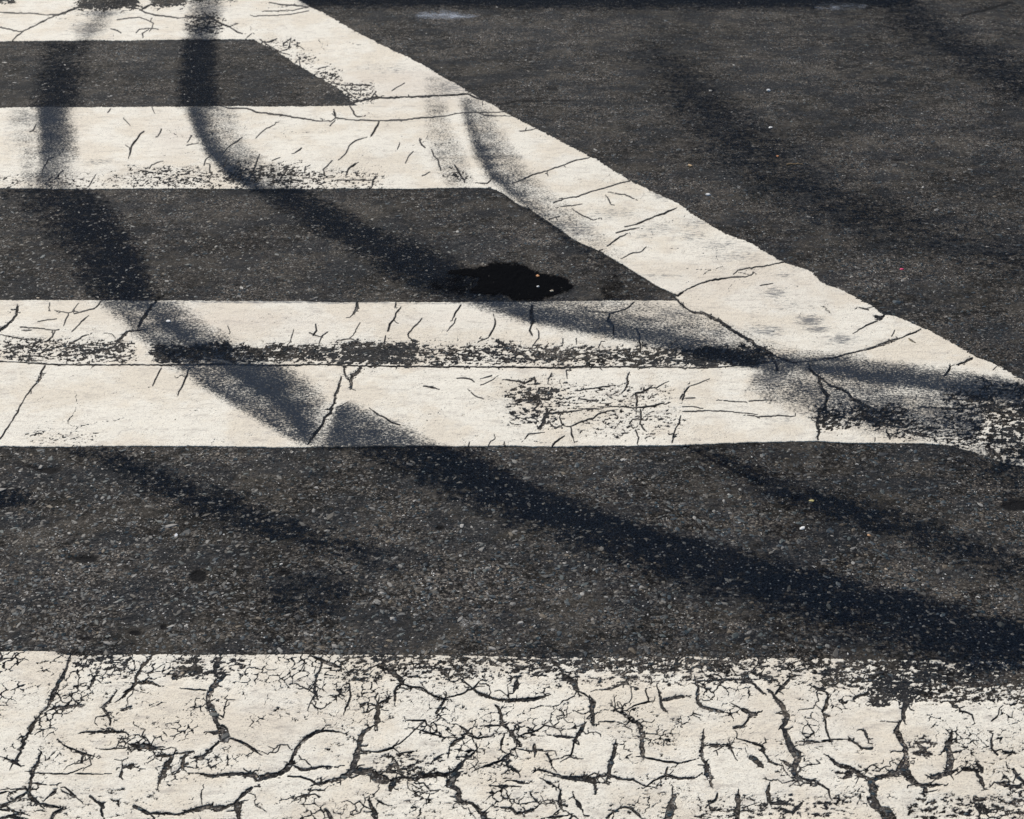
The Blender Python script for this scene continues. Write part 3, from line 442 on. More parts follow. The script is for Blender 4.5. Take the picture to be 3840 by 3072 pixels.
JOINT = fn(jt, UU)[None, :]
REG['s2a'] = np.minimum(np.minimum(V-fn(S2T, UU)[None, :]+EDGE*.45, JOINT-V), din)
REG['s2b'] = np.minimum(np.minimum(fn(S2B, UU)[None, :]-V+EDGE*.45, V-JOINT), din)
REG['s3'] = np.minimum(band([(-1500, 410), (0, 406), (1280, 399), (2000, 397)], [(-1500, 707), (0, 708), (1810, 708), (2500, 708)]), din)
REG['s4'] = np.minimum(band([(-1500, -52), (2000, -52)], [(-1500, 163), (0, 157), (950, 148), (2000, 145)]), din)
REG['diag'] = np.minimum(np.minimum(-(UI-U)*.52-EDGE*.5, dout), fn(S2B, UU)[None, :]-V+EDGE*.6)

# worn-away areas: x y rx ry amount (tile coordinates) -----------------------
WEAR = """
0 1 0 860 850 995 .46 18;0 1 960 880 1480 985 .95 22;0 1 1440 890 2170 1000 .76 20;1 1 -20 872 490 1012 .88 18;1 1 470 885 1230 1018 .54 20;1 1 1200 890 1510 1010 .78 24;1 1 1500 900 2170 1015 .62 20;2 1 -20 905 540 1015 .86 22
0 1 -3000 870 20 995 .5 20;0 0 -3000 1100 900 1190 .20 18;0 0 0 1120 800 1190 .22 14;0 0 800 1065 1430 1185 .34 18;0 0 1400 1040 1900 1170 .58 26;0 0 1880 1080 2170 1190 .34 20;1 0 -10 1080 260 1190 .28 20;1 0 650 1080 800 1150 .40 22
1 1 1050 1120 1440 1294 .48 40;1 1 1440 1130 2100 1294 .20 30;1 2 1050 -10 1440 100 .40 40;1 2 1500 -10 2156 180 .20 30;2 2 840 -20 1050 130 .60 22;2 2 1040 -20 1440 110 .66 26;2 2 1300 60 1640 180 .42 22;2 2 1640 -20 1980 260 .48 30;2 2 1880 -60 3500 340 .62 34
2 1 1640 1180 1950 1294 .42 24;2 1 1860 1120 3500 1294 .50 30;0 3 470 262 820 345 .52 18;0 3 560 330 860 410 .30 20;0 3 1100 262 1420 420 .42 22;0 3 1420 262 1560 360 .28 22;1 3 -10 255 1200 340 .58 20;1 3 0 320 1150 420 .38 22
1 3 1100 255 2170 380 .64 24;1 3 1350 360 2170 460 .34 24;2 3 -10 262 900 370 .56 22;2 3 0 340 800 440 .38 22;2 3 850 280 1300 470 .60 26;2 3 1180 280 1460 560 .74 24;2 3 1440 300 2800 470 .80 26;2 3 1440 420 3500 560 .52 26
2 3 1420 1150 2170 1294 .42 30;2 3 950 980 1440 1060 .30 24;0 3 0 1140 560 1294 .16 30;1 3 200 880 620 1050 .32 30;1 3 850 880 1100 1100 .16 40;1 3 1650 1180 2156 1294 .14 40;2 3 100 1140 1100 1294 .26 30;2 3 1400 780 1580 920 .40 20
0 0 490 -60 880 62 .95 16;0 0 960 -60 1180 45 .92 14;0 0 -200 -60 100 22 .8 14;0 0 1180 95 1400 210 .52 22;0 0 450 60 640 90 .30 16;0 0 1640 240 1900 330 .22 20;0 0 1780 330 2000 440 .22 20;0 0 1990 440 2156 560 .44 18;1 0 -10 535 215 650 .40 18
0 2 180 130 640 215 .16 20;0 0 1180 -60 1500 20 .5 22
"""
A = np.zeros(U.shape, np.float32)
for line in WEAR.strip().replace('\n', ';').split(';'):
    q = line.split(); c, r = int(q[0]), int(q[1]); x0, y0, x1, y1, a, s = [float(t) for t in q[2:]]
    (x0, y0), (x1, y1) = tile(c, r, x0, y0), tile(c, r, x1, y1); s *= .59369
    wob = 1.0
    c0, c1 = np.searchsorted(UU, [x0-3*s, x1+3*s]); r0, r1 = np.searchsorted(VV, [y0-3*s, y1+3*s])
    if c1 <= c0 or r1 <= r0: continue
    u = UU[c0:c1][None, :]; v = VV[r0:r1][:, None]
    sg = lambda z: 1/(1+np.exp(-np.clip(z*2.2, -30, 30)))
    b = e2[r0:r1, c0:c1]*s*3.0
    m = sg((u-x0)/s*.6)*sg((x1-u)/s*.6)*sg((v-y0+b)/s)*sg((y1-v+b)/s)
    A[r0:r1, c0:c1] = np.maximum(A[r0:r1, c0:c1], a*m)
A = np.maximum(A, (.30*np.exp(-np.clip(CR, 0, None)/5.0)*np.clip((V-300)/900, .35, 1)).astype(np.float32))
A = np.maximum(A, (np.clip((fbm(X, Y, 14, 3, 57)-.50)*1.5, 0, .08)*np.clip((V-2400)/60, .2, 1)*np.clip((U-60)/300, .1, 1)).astype(np.float32))
# paint survives where this pattern stays above the wear
wx, wy = X + .006*(fbm(X, Y, 60, 2, 91)-.5), Y + .006*(fbm(X, Y, 60, 2, 97)-.5)
ridge = np.abs(fbm(wx*.7, wy*1.1, 120, 4, 31, .66)-.5)*2
blotch = fbm(wx*.62, wy*1.15, 190, 4, 47, .75)
patt = .40*np.clip(ridge*2.3, 0, 1) + .60*np.clip((blotch-.25)*2, 0, 1)
# equalise to 0..1
so = np.sort(patt[::7, ::7].ravel()); patt = np.interp(patt, so[::50], np.linspace(0, 1, len(so[::50])))
pxs = 1.0
Fw = (patt - A*1.02)*13.0 + e4*9.0*np.clip(A*4, 0, 1)
Fw[A < .012] = 30
# thin network of age cracks in the thick foreground band, faint elsewhere
gate = fbm(X, Y, 9, 3, 61)
w2x = X + .020*(fbm(X, Y, 30, 3, 71)-.5) + .005*(fbm(X, Y, 180, 2, 72)-.5); w2y = Y + .020*(fbm(X, Y, 30, 3, 73)-.5) + .005*(fbm(X, Y, 180, 2, 74)-.5)
mpp = H/(CP*(V+2048))                                   # metres per pixel across
s1m = np.clip((V-2400)/60, 0, 1); s2m = np.clip((V-1100)/30, 0, 1)*(1-s1m)
near_top = np.exp(-np.clip(V-2460, 0, None)/150.)*s1m
F = np.full(U.shape, 60.0, np.float32)
rows = slice(int(np.searchsorted(VV, 2380)), R)
for sc, seed, wpx, g0 in ((70, 83, 1.4, .63),):
    vd = voronoi_edge(w2x[rows], w2y[rows], sc, seed)/mpp[rows]*.62
    gg = fbm(X[rows], Y[rows], sc*.32, 3, seed+3)+.16*near_top[rows]
    wid = wpx*np.clip((gg-g0)*9, -2.5, 1.25)
    F[rows] = np.minimum(F[rows], vd-wid)
outm = ((U < -30) | (U > 3870) | (V > 3090) | (V < -15))
vd = voronoi_edge(w2x, w2y, 9, 87)/mpp*.6
wid = np.where(outm, 4.0, .5)*np.clip((gate-np.where(outm, .44, .66))*8, -1.5, 1.3)
F = np.minimum(F, vd-wid)
e3 = fbm(X, Y, 330, 3, 29, .65)-.5
CRK = np.minimum(np.minimum(CR + e1*3.0 + e3*6.0, F + e1*1.2 + e3*2), CRT + e3*1.8 + np.where(V > 2400, .15, .8))
CR = np.minimum(CR, CRT)                # ragged crack sides
COMMON = np.minimum(CRK, Fw)
HAIR = np.exp(-np.clip(np.minimum(CR+.3, F+1.2), 0, None)**2/(2*1.5**2)).astype(np.float32)
vnet = np.minimum(vd, voronoi_edge(w2x, w2y, 26, 89)/mpp*.6)
HAIR = np.maximum(HAIR, (.42*np.exp(-(vnet/1.3)**2)*np.clip((gate-.47)*9, 0, 1)).astype(np.float32))
THIN = (np.exp(-np.clip(Fw, 0, None)/2.6)*np.clip(A*5, 0, 1)).astype(np.float32)      # paint thins to grey round the bare spots
GR = np.zeros(U.shape, np.float32); BE = np.zeros(U.shape, np.float32)
def blob(field, c, r, x, y, rx, ry, a):
    x, y = tile(c, r, x, y); rx *= .594; ry *= .594
    c0, c1 = np.searchsorted(UU, [x-3*rx, x+3*rx]); r0, r1 = np.searchsorted(VV, [y-3*ry, y+3*ry])
    u = UU[c0:c1][None, :]; v = VV[r0:r1][:, None]
    g = a*np.exp(-(((u-x)/rx)**2+((v-y)/ry)**2)*1.1); f = field[r0:r1, c0:c1]; np.maximum(f, g, out=f)
for b in [(2, 1, 800, 735, 110, 45, .55), (2, 1, 850, 790, 120, 30, .5), (2, 1, 580, 560, 100, 50, .42), (2, 1, 220, 260, 200, 50, .34), (2, 1, 1000, 860, 120, 50, .45),
          (2, 1, 640, 450, 90, 25, .32), (2, 1, 90, 120, 120, 50, .34), (0, 0, 620, 1030, 160, 30, .34), (0, 0, 420, 960, 140, 30, .28), (0, 0, 260, 1140, 160, 40, .40),
          (0, 0, 60, 900, 60, 200, .22), (1, 0, 2030, 1230, 110, 50, .42), (1, 1, 1420, 130, 120, 50, .42), (1, 1, 2000, 150, 160, 50, .32), (1, 1, 1900, 200, 60, 20, .4),
          (1, 1, 1600, 230, 120, 60, .22), (2, 1, 560, 1100, 180, 50, .5), (2, 1, 800, 1170, 140, 60, .45), (2, 1, 200, 830, 180, 70, .3), (2, 2, 1650, 60, 260, 100, .42),
          (2, 2, 1500, 100, 200, 60, .4), (2, 1, 1800, 1200, 250, 50, .45), (1, 1, 2100, 700, 180, 60, .38), (0, 0, 640, 90, 180, 30, .5), (0, 0, 540, 190, 130, 70, .45),
          (0, 0, 1300, 60, 160, 60, .5), (0, 0, 1260, 20, 130, 30, .5), (2, 2, 600, 60, 160, 60, .25), (0, 1, 1800, 620, 1200, 12, .5), (0, 1, 400, 612, 800, 8, .3), (1, 1, 800, 622, 1300, 9, .4),
          (1, 1, 2010, 455, 200, 16, .35), (1, 2, 300, 100, 200, 50, .25), (0, 0, 900, 1100, 900, 60, .16), (2, 1, 330, 330, 260, 60, .30), (2, 1, 60, 200, 140, 60, .34), (1, 1, 1720, 60, 260, 50, .30), (1, 1, 1500, 160, 140, 70, .42), (2, 1, 700, 640, 260, 50, .26), (2, 1, 520, 800, 160, 50, .42), (1, 0, 700, 560, 160, 60, .42), (1, 0, 300, 440, 300, 40, .26), (0, 0, 150, 760, 160, 60, .34), (2, 1, 1900, 1150, 320, 60, .52)]: blob(GR, *b)
for b in [(1, 0, 300, 500, 400, 60, .5), (0, 1, 1500, 740, 700, 80, .45), (1, 1, 500, 720, 900, 60, .3), (2, 1, 400, 500, 800, 200, .3), (0, 0, 1080, 880, 130, 100, .5),
          (2, 3, 850, 660, 400, 200, .25), (0, 3, 1750, 650, 300, 200, .2)]: blob(BE, *b)
BE = np.maximum(BE, (.55*np.clip((V-266)/6, 0, 1)*np.clip((430-V)/90, 0, 1)*np.clip((U-1300)/200, 0, 1)).astype(np.float32))

# ------------------------------------------------------------------ relief of the ground
low = (fbm(X, Y, 4.5, 3, 131)-.5)*.006
ZP = low + .0017 + (fbm(X, Y, 30, 2, 133)-.5)*.0008 - .0012*np.clip(A*2.5, 0, 1)
ZA = low + (fbm(X, Y, 110, 3, 141, .6)-.5)*.0022
PITS = [(0, 2, 1250, 1048, 48, 34, 1.3), (0, 2, 540, 940, 90, 26, .8), (0, 2, 310, 382, 70, 22, .8), (0, 2, 1800, 1030, 40, 22, .6), (0, 2, 950, 790, 40, 20, .4), (0, 3, 850, 115, 60, 16, .8),
        (0, 3, 540, 150, 70, 14, .5), (0, 3, 1030, 80, 30, 20, .6), (1, 2, 620, 745, 40, 25, .5), (2, 2, 2110, 600, 90, 34, 1.2), (2, 2, 90, 560, 40, 16, .2), (2, 1, 1700, 52, 90, 12, .5),
        (2, 0, 1360, 1010, 70, 12, .5), (1, 0, 1330, 560, 60, 14, .5), (2, 2, 720, 560, 30, 16, .6), (2, 2, 660, 625, 26, 14, .6), (0, 2, 2000, 1000, 26, 14, .4), (1, 2, 1780, 1000, 22, 22, .5), (0, 1, 1150, 25, 60, 10, .4), (0, 0, 440, 340, 40, 10, .4), (0, 0, 1530, 490, 40, 12, .4)]
PIT = np.zeros(U.shape, np.float32)
for b in PITS: blob(PIT, *b[:6], b[6]*1.6)
PIT *= (1+e1*1.6+e2*.8)
RC = np.full(U.shape, 60.0, np.float32)                 # cracks in the asphalt itself
for w, p in [(6, tl(2, 0, '1770 100 1850 75 1920 62 1990 40 2030 30 2060 15 2100 20')), (7, tl(2, 0, '2030 30 2060 12')), (1.5, tl(1, 0, '960 665 1100 640 1300 632 1450 640')),
              (5, tl(2, 2, '0 232 80 255 180 310 290 360 330 385 420 430 500 470')), (4, tl(0, 2, '160 350 230 370 290 385')), (5, tl(0, 1, '985 612 1010 590 1035 575'))]:
    draw_crack(p, w, RC)
PIT = np.maximum(PIT, .8*np.exp(-np.clip(RC, 0, None)**2/(2*2.2**2)))
# the road is set lower and darker inside the wide paint cracks
PIT = np.maximum(PIT, .12*(CR < -3.0))
ZA -= .003*np.clip(PIT, 0, 1)
TONE = np.zeros(U.shape, np.float32)
for b in [(2, 1, 1150, 480, 420, 70, .55), (2, 0, 1400, 350, 500, 150, .22), (2, 3, 350, 80, 260, 60, .35), (0, 2, 500, 900, 400, 100, .35), (0, 2, 300, 1150, 700, 150, .25), (2, 2, 1500, 1150, 500, 150, .30),
          (1, 2, 900, 1100, 700, 120, .22), (0, 2, 950, 600, 200, 60, .25), (1, 0, 800, 250, 700, 180, .25), (1, 1, 1050, 250, 300, 100, .25), (0, 3, 1000, 150, 1000, 100, .15), (2, 0, 1850, 200, 250, 80, .35),
          (0, 0, 800, 400, 1000, 120, .20), (1, 3, 1000, 100, 600, 60, .2)]: blob(TONE, *b)
TN = np.zeros(U.shape, np.float32)
for b in [(0, 1, 500, 300, 900, 240, .22), (1, 1, 300, 500, 700, 90, .2), (2, 2, 1300, 600, 600, 120, .25), (1, 1, 1800, 520, 350, 70, .55), (2, 1, 1000, 60, 900, 120, .18)]: blob(TN, *b)
TONE -= TN
TONE += .75*np.clip(.4-CR/4, 0, 1)                        # grit and dust gathered in the open cracks

# ------------------------------------------------------------------ mesh building
def add_mesh(name, co, tris, material, attrs=None, loc=(0, 0, 0), colors=None):
    me = bpy.data.meshes.new(name); nv, nf = len(co), len(tris)
    me.vertices.add(nv); me.vertices.foreach_set('co', (co-np.array(loc)).astype(np.float32).ravel())
    me.loops.add(nf*3); me.loops.foreach_set('vertex_index', tris.astype(np.int32).ravel())
    me.polygons.add(nf); me.polygons.foreach_set('loop_start', np.arange(0, nf*3, 3, dtype=np.int32))
    try: me.polygons.foreach_set('loop_total', np.full(nf, 3, np.int32))
    except Exception: pass
    me.update(calc_edges=True)
    for n, v in (attrs or {}).items():
        a = me.attributes.new(n, 'FLOAT', 'POINT'); a.data.foreach_set('value', np.ascontiguousarray(v, np.float32))
    if colors is not None:
        a = me.color_attributes.new('Col', 'FLOAT_COLOR', 'POINT'); a.data.foreach_set('color', np.ascontiguousarray(colors, np.float32).ravel())
    if name != 'road': me.shade_flat()
    me.materials.append(material)
    o = bpy.data.objects.new(name, me); C.objects.link(o); o.location = loc
    return o
def clip_grid(Fv, rs, cs, Zt, zb, attrs, wall=True, bevel=.0005):
    """triangles of the grid where Fv > 0, cut at Fv = 0, with side walls down to zb"""
    r = np.arange(R)[rs]; c = np.arange(K)[cs]
    f = Fv[np.ix_(r, c)]; n, m = f.shape; N_ = n*m
    idx = np.arange(N_).reshape(n, m)
    a, b, c2, d = idx[:-1, :-1].ravel(), idx[:-1, 1:].ravel(), idx[1:, :-1].ravel(), idx[1:, 1:].ravel()
    T = np.concatenate([np.stack([c2, d, b], 1), np.stack([c2, b, a], 1)])
    fl = f.ravel().astype(np.float64); ins = (fl > 0)[T]; cnt = ins.sum(1)
    full = T[cnt == 3]
    T1 = T[cnt == 1]; k1 = np.argmax(ins[cnt == 1], 1); ar = np.arange(len(T1))
    p0, p1, p2 = T1[ar, k1], T1[ar, (k1+1) % 3], T1[ar, (k1+2) % 3]
    T2 = T[cnt == 2]; k2 = np.argmin(ins[cnt == 2], 1); ar = np.arange(len(T2))
    q0, q1, q2 = T2[ar, k2], T2[ar, (k2+1) % 3], T2[ar, (k2+2) % 3]
    ei = np.concatenate([p0, p0, q1, q2]); eo = np.concatenate([p1, p2, q0, q0])   # inside, outside ends
    key = np.minimum(ei, eo)*N_ + np.maximum(ei, eo)
    uk, first, inv = np.unique(key, return_index=True, return_inverse=True)
    ei, eo = ei[first], eo[first]; t = np.clip(fl[ei]/(fl[ei]-fl[eo]), .02, .98)
    G = lambda arr: (lambda z: np.concatenate([z, z[ei]*(1-t)+z[eo]*t]))(arr[np.ix_(r, c)].ravel().astype(np.float64))
    x, y, z = G(X), G(Y), G(Zt); z[N_:] -= bevel
    E = N_ + inv; l1, l2 = len(p0), len(q0)
    e01, e02, e10, e20 = E[:l1], E[l1:2*l1], E[2*l1:2*l1+l2], E[2*l1+l2:]
    tris = np.concatenate([full, np.stack([p0, e01, e02], 1), np.stack([e10, q1, q2], 1), np.stack([e10, q2, e20], 1)])
    at_ = {k: G(v) for k, v in attrs.items()}
    nv = len(x); co = np.stack([x, y, z], 1)
    if wall:
        bot = co[N_:].copy(); bot[:, 2] = G(ZA)[N_:]+zb; co = np.concatenate([co, bot]); off = nv-N_
        at_ = {k: np.concatenate([v, v[N_:]]) for k, v in at_.items()}
        A_ = np.concatenate([e01, e20]); B_ = np.concatenate([e02, e10])     # face edge runs A -> B
        tris = np.concatenate([tris, np.stack([B_, A_, A_+off], 1), np.stack([B_, A_+off, B_+off], 1)])
    return co, tris, at_
def compact(co, tris, at_):
    used, inv = np.unique(tris.ravel(), return_inverse=True)
    return co[used], inv.reshape(-1, 3), {k: v[used] for k, v in at_.items()}
def components(nv, tris):
    lab = np.arange(nv)
    e = np.concatenate([tris[:, :2], tris[:, 1:], tris[:, ::2]])
    while True:
        a, b = lab[e[:, 0]], lab[e[:, 1]]; lo = np.minimum(a, b); hi = np.maximum(a, b); ch = lo != hi
        if not ch.any(): break
        np.minimum.at(lab, hi[ch], lo[ch])
        while True:
            l2 = lab[lab]
            if (l2 == lab).all(): break
            lab = l2
    return lab
def tri_area(co, t):
    p = co[t]; a = p[:, 1]-p[:, 0]; b = p[:, 2]-p[:, 0]; return .5*np.abs(a[:, 0]*b[:, 1]-a[:, 1]*b[:, 0])
def thing(name, label, cat, loc, group=None):
    o = bpy.data.objects.new(name, None); C.objects.link(o); o.location = loc; o.empty_display_size = .05
    o['label'] = label; o['category'] = cat
    if group: o['group'] = group
    return o
def bounds(mask):
    r = np.where(mask.any(1))[0]; c = np.where(mask.any(0))[0]
    return slice(max(0, r[0]-1), min(R, r[-1]+2)), slice(max(0, c[0]-1), min(K, c[-1]+2))

def build_marking(keys, root, labels, crumb_label=None):
    """the paint that is left: each sound plate a part, the crumbs of broken paint one part"""
    made = 0; mains = []
    for key, lb in zip(keys, labels):
        reg = np.minimum(REG[key], COMMON); rs, cs = bounds(reg > 0)
        co, tris, at_ = clip_grid(reg, rs, cs, ZP, -.003, {'hair': HAIR, 'grime': GR, 'beige': BE, 'thin': THIN})
        co, tris, at_ = compact(co, tris, at_)
        lab = components(len(co), tris); tlab = lab[tris[:, 0]]; ar = tri_area(co, tris)
        order = np.argsort(tlab, kind='stable'); ul, st = np.unique(tlab[order], return_index=True); st = list(st)+[len(order)]
        comps = []
        for i in range(len(ul)):
            ids = order[st[i]:st[i+1]]
            # size as seen by somebody standing here (10 picture elements across)
            a = ar[ids]; cy = (co[tris[ids, 0], 1]*a).sum()/max(a.sum(), 1e-9)
            mm = .0011*max(cy, 1)/1.6
            comps.append((a.sum()/(mm*mm*1.4), ids))
        comps.sort(key=lambda q: -q[0])
        big = [q for q in comps if q[0] > 110][:140]; small = [q for q in comps if q[0] <= 110] + [q for q in comps if q[0] > 110][140:]
        main = None
        def put(ids, name, parent):
            c_, t_, a_ = compact(co, tris[ids], at_)
            cen = c_.mean(0); cen[2] = .003
            o = add_mesh(name, c_, t_, M_PAINT, a_, tuple(cen)); o.parent = parent
            o.location = cen - np.array(root.location) if parent is root else cen - np.array(root.location) - np.array(parent.location)
            return o
        for i, (s, ids) in enumerate(big):
            if i == 0:
                main = put(ids, 'paint_band', root)
                if lb: main['label'] = lb
            else: put(ids, 'paint_plate', root)
            made += 1
        if small:
            o = put(np.concatenate([q[1] for q in small]), 'paint_crumbs', root); o['kind'] = 'stuff'
            if crumb_label: o['label'] = crumb_label
    print('marking', root.name, made)
def gp(u, v): x, y = at(u, v); return (float(x), float(y), 0.0)

# the road: one fine sheet where we stand, coarser to the horizon ------------------
def sheet(fine=2):
    r = np.arange(0, R, fine); c = np.arange(0, K, fine); x, y, z = X[np.ix_(r, c)], Y[np.ix_(r, c)], ZA[np.ix_(r, c)].copy()
    z[0] = z[-1] = 0; z[:, 0] = z[:, -1] = 0
    n, m = x.shape; idx = np.arange(n*m).reshape(n, m)
    a, b, c2, d = idx[:-1, :-1].ravel(), idx[:-1, 1:].ravel(), idx[1:, :-1].ravel(), idx[1:, 1:].ravel()
    T = np.concatenate([np.stack([c2, d, b], 1), np.stack([c2, b, a], 1)])
    G = lambda q: q[np.ix_(r, c)].ravel()
    co = np.stack([x.ravel(), y.ravel(), z.ravel()], 1)
    # surrounding carriageway joined to the rim of the fine sheet
    far = 1500.0
    rim = [idx[0, 0], idx[0, -1], idx[-1, -1], idx[-1, 0]]
    top = idx[0]; right = idx[:, -1]; botm = idx[-1][::-1]; left = idx[:, 0][::-1]
    cor = np.array([[-far, far, 0], [far, far, 0], [far, -far, 0], [-far, -far, 0]]); k0 = len(co); co = np.concatenate([co, cor])
    ext = []
    for side, (p, q) in zip((top, right, botm, left), ((0, 1), (1, 2), (2, 3), (3, 0))):
        h = len(side)//2
        ext += [(side[i], side[i+1], k0+p) for i in range(h)] + [(side[i], side[i+1], k0+q) for i in range(h, len(side)-1)] + [(side[h], k0+q, k0+p)]
    ext = np.array(ext)[:, ::1]
    nrm = np.cross(co[ext[:, 1]]-co[ext[:, 0]], co[ext[:, 2]]-co[ext[:, 0]])[:, 2]; ext[nrm < 0] = ext[nrm < 0][:, ::-1]
    T = np.concatenate([T, ext]); z4 = np.zeros(4)
    o = add_mesh('road', co, T, M_ASPH, {'pit': np.concatenate([G(PIT), z4]), 'tone': np.concatenate([G(TONE), z4])})
    o['kind'] = 'structure'; return o
road = sheet()
road['label'] = 'dark worn asphalt carriageway under the white markings'

# markings -------------------------------------------------------------------
G_STR = 'white hatching stripes across the road'
t = thing('painted_stripe', 'white stripe along the bottom edge, broken into crazed plates by wide cracks', 'road marking', gp(1920, 2760), G_STR)
build_marking(['s1'], t, [None])
t = thing('painted_stripe', 'double white stripe in the middle, split lengthwise by a dark joint', 'road marking', gp(1300, 1400), G_STR)
build_marking(['s2a', 's2b'], t, ['upper half of the stripe, paint scraped to asphalt along its lower side', 'lower half of the stripe, mostly sound cream paint'])
t = thing('painted_stripe', 'white stripe second from the top, chipped along its lower edge', 'road marking', gp(900, 560), G_STR)
build_marking(['s3'], t, [None])
t = thing('painted_stripe', 'topmost white stripe, with holes worn through to the asphalt', 'road marking', gp(500, 80), G_STR)
build_marking(['s4'], t, [None])
t = thing('border_line', 'long diagonal white line closing off the stripes, running from top centre to right edge', 'road marking', gp(2300, 900))
build_marking(['diag'], t, [None])

# the stripes run on to either side of the patch one can inspect
def run_on(root, u0, u1, va, vb):
    xa, ya = at(u0, va); xb, yb = at(u0, vb); d = u1
    q = np.array([(xa, ya, .0032), (xa+d, ya, .0032), (xb+d, yb, .0032), (xb, yb, .0032)]); lo = q.copy(); lo[:, 2] = -.002
    co = np.concatenate([q, lo]); t = [(0, 2, 1), (0, 3, 2)] + [f for i in range(4) for f in ((i, (i+1) % 4, 4+(i+1) % 4), (i, 4+(i+1) % 4, 4+i))]
    if d < 0: t = [f[::-1] for f in t]
    o = add_mesh('paint_band', co, np.array(t), M_PAINT, None, tuple(co.mean(0))); o.parent = root; o.location = co.mean(0)-np.array(root.location)
for nm, va, vb in (('painted_stripe', 2446, 3637), ('painted_stripe.001', 1128, 1672), ('painted_stripe.002', 409, 707), ('painted_stripe.003', -52, 162)):
    run_on(bpy.data.objects[nm], UU[0]+4, -5.0, va, vb)
run_on(bpy.data.objects['painted_stripe'], UU[-1]-4, 2.0, 2492, 3650)

# tyre marks: a film of rubber lying over paint and asphalt ------------------
r2 = np.arange(0, R, 2); c2_ = np.arange(0, K, 2)
PM = np.full(U.shape, -9.0, np.float32)
for v_ in REG.values(): PM = np.maximum(PM, np.minimum(v_, COMMON))
pm = PM > 0
for sh in ((1, 0), (-1, 0), (0, 1), (0, -1), (2, 0), (-2, 0), (0, 2), (0, -2), (1, 1), (-1, -1), (1, -1), (-1, 1), (2, 2), (-2, -2), (2, -2), (-2, 2)): pm = pm | np.roll(PM > 0, sh, (0, 1))
SURF = np.where(pm, ZP, ZA).astype(np.float64)
def box_blur(a, n, axis):
    c = np.cumsum(np.pad(a, [(n+1, n) if i == axis else (0, 0) for i in range(2)]), axis)
    s = [slice(None)]*2; e = [slice(None)]*2; s[axis] = slice(2*n+1, None); e[axis] = slice(0, -2*n-1)
    return (c[tuple(s)]-c[tuple(e)])/(2*n+1)
def density(sections, blur=1):
    D = np.zeros((len(r2), len(c2_)), np.float32); u2, v2 = UU[c2_], VV[r2]
    for prof, st in sections:
        st = [tuple(s)+(1.0,) if len(s) == 4 else tuple(s) for s in st]; k = 1.7811
        for s0, s1 in zip(st[:-1], st[1:]):
            L = max(math.hypot(s1[0]-s0[0], s1[1]-s0[1]), math.hypot(s1[2]-s0[2], s1[3]-s0[3]))*k; W = max(math.hypot(s0[2]-s0[0], s0[3]-s0[1]), math.hypot(s1[2]-s1[0], s1[3]-s1[1]))*k
            a = np.linspace(0, 1, int(L/4)+2)[:, None]; b = np.linspace(0, 1, int(W/4)+2)[None, :]
            lx = s0[0]+(s1[0]-s0[0])*a; ly = s0[1]+(s1[1]-s0[1])*a; rx = s0[2]+(s1[2]-s0[2])*a; ry = s0[3]+(s1[3]-s0[3])*a; g = s0[4]+(s1[4]-s0[4])*a
            u = (lx+(rx-lx)*b)*k; v = (ly+(ry-ly)*b)*k; d = np.interp(b, np.linspace(0, 1, len(prof)), prof)*g
            ci = np.searchsorted(u2, u); ri = np.searchsorted(v2, v); ok = (ci > 0) & (ci < len(u2)-1) & (ri > 0) & (ri < len(v2)-1)
            np.maximum.at(D, (ri[ok], ci[ok]), np.broadcast_to(d, u.shape)[ok])
    for _ in range(2):
        D = box_blur(D, blur, 1); D = box_blur(D, blur, 0)
    return D
FULLX = X[np.ix_(r2, c2_)]
film_i = 0; COVER = np.zeros(U.shape, np.float32)
def film(name, D, label, cat, material, group=None, top=1):
    global film_i
    big = np.zeros(U.shape, np.float32); big[np.ix_(r2, c2_)] = D
    if material in (M_RUBBER, M_OIL):
        for dr in (0, 1):
            for dc in (0, 1): q = np.roll(big, (dr, dc), (0, 1))*(2.0 if material is M_OIL else 1.0); np.maximum(COVER, q, out=COVER)
    r = np.where(D.max(1) > .03)[0]; c = np.where(D.max(0) > .03)[0]
    if not len(r): return
    r = r2[max(0, r[0]-1):r[-1]+2]; c = c2_[max(0, c[0]-1):c[-1]+2]
    film_i += 1; zz = SURF + .00040 + .00004*film_i
    co, tris, at_ = clip_grid(big-.035, r, c, zz, 0, {'cover': big, 'on_paint': (PM > 0).astype(np.float32)}, wall=False, bevel=0)
    co, tris, at_ = compact(co, tris, at_)
    cen = co.mean(0); cen[2] = 0
    o = add_mesh(name, co, tris, material, at_, tuple(cen)); o['label'] = label; o['category'] = cat
    if group: o['group'] = group
    return o
GT = 'tyre marks on the road'
S6 = lambda *a: list(a)
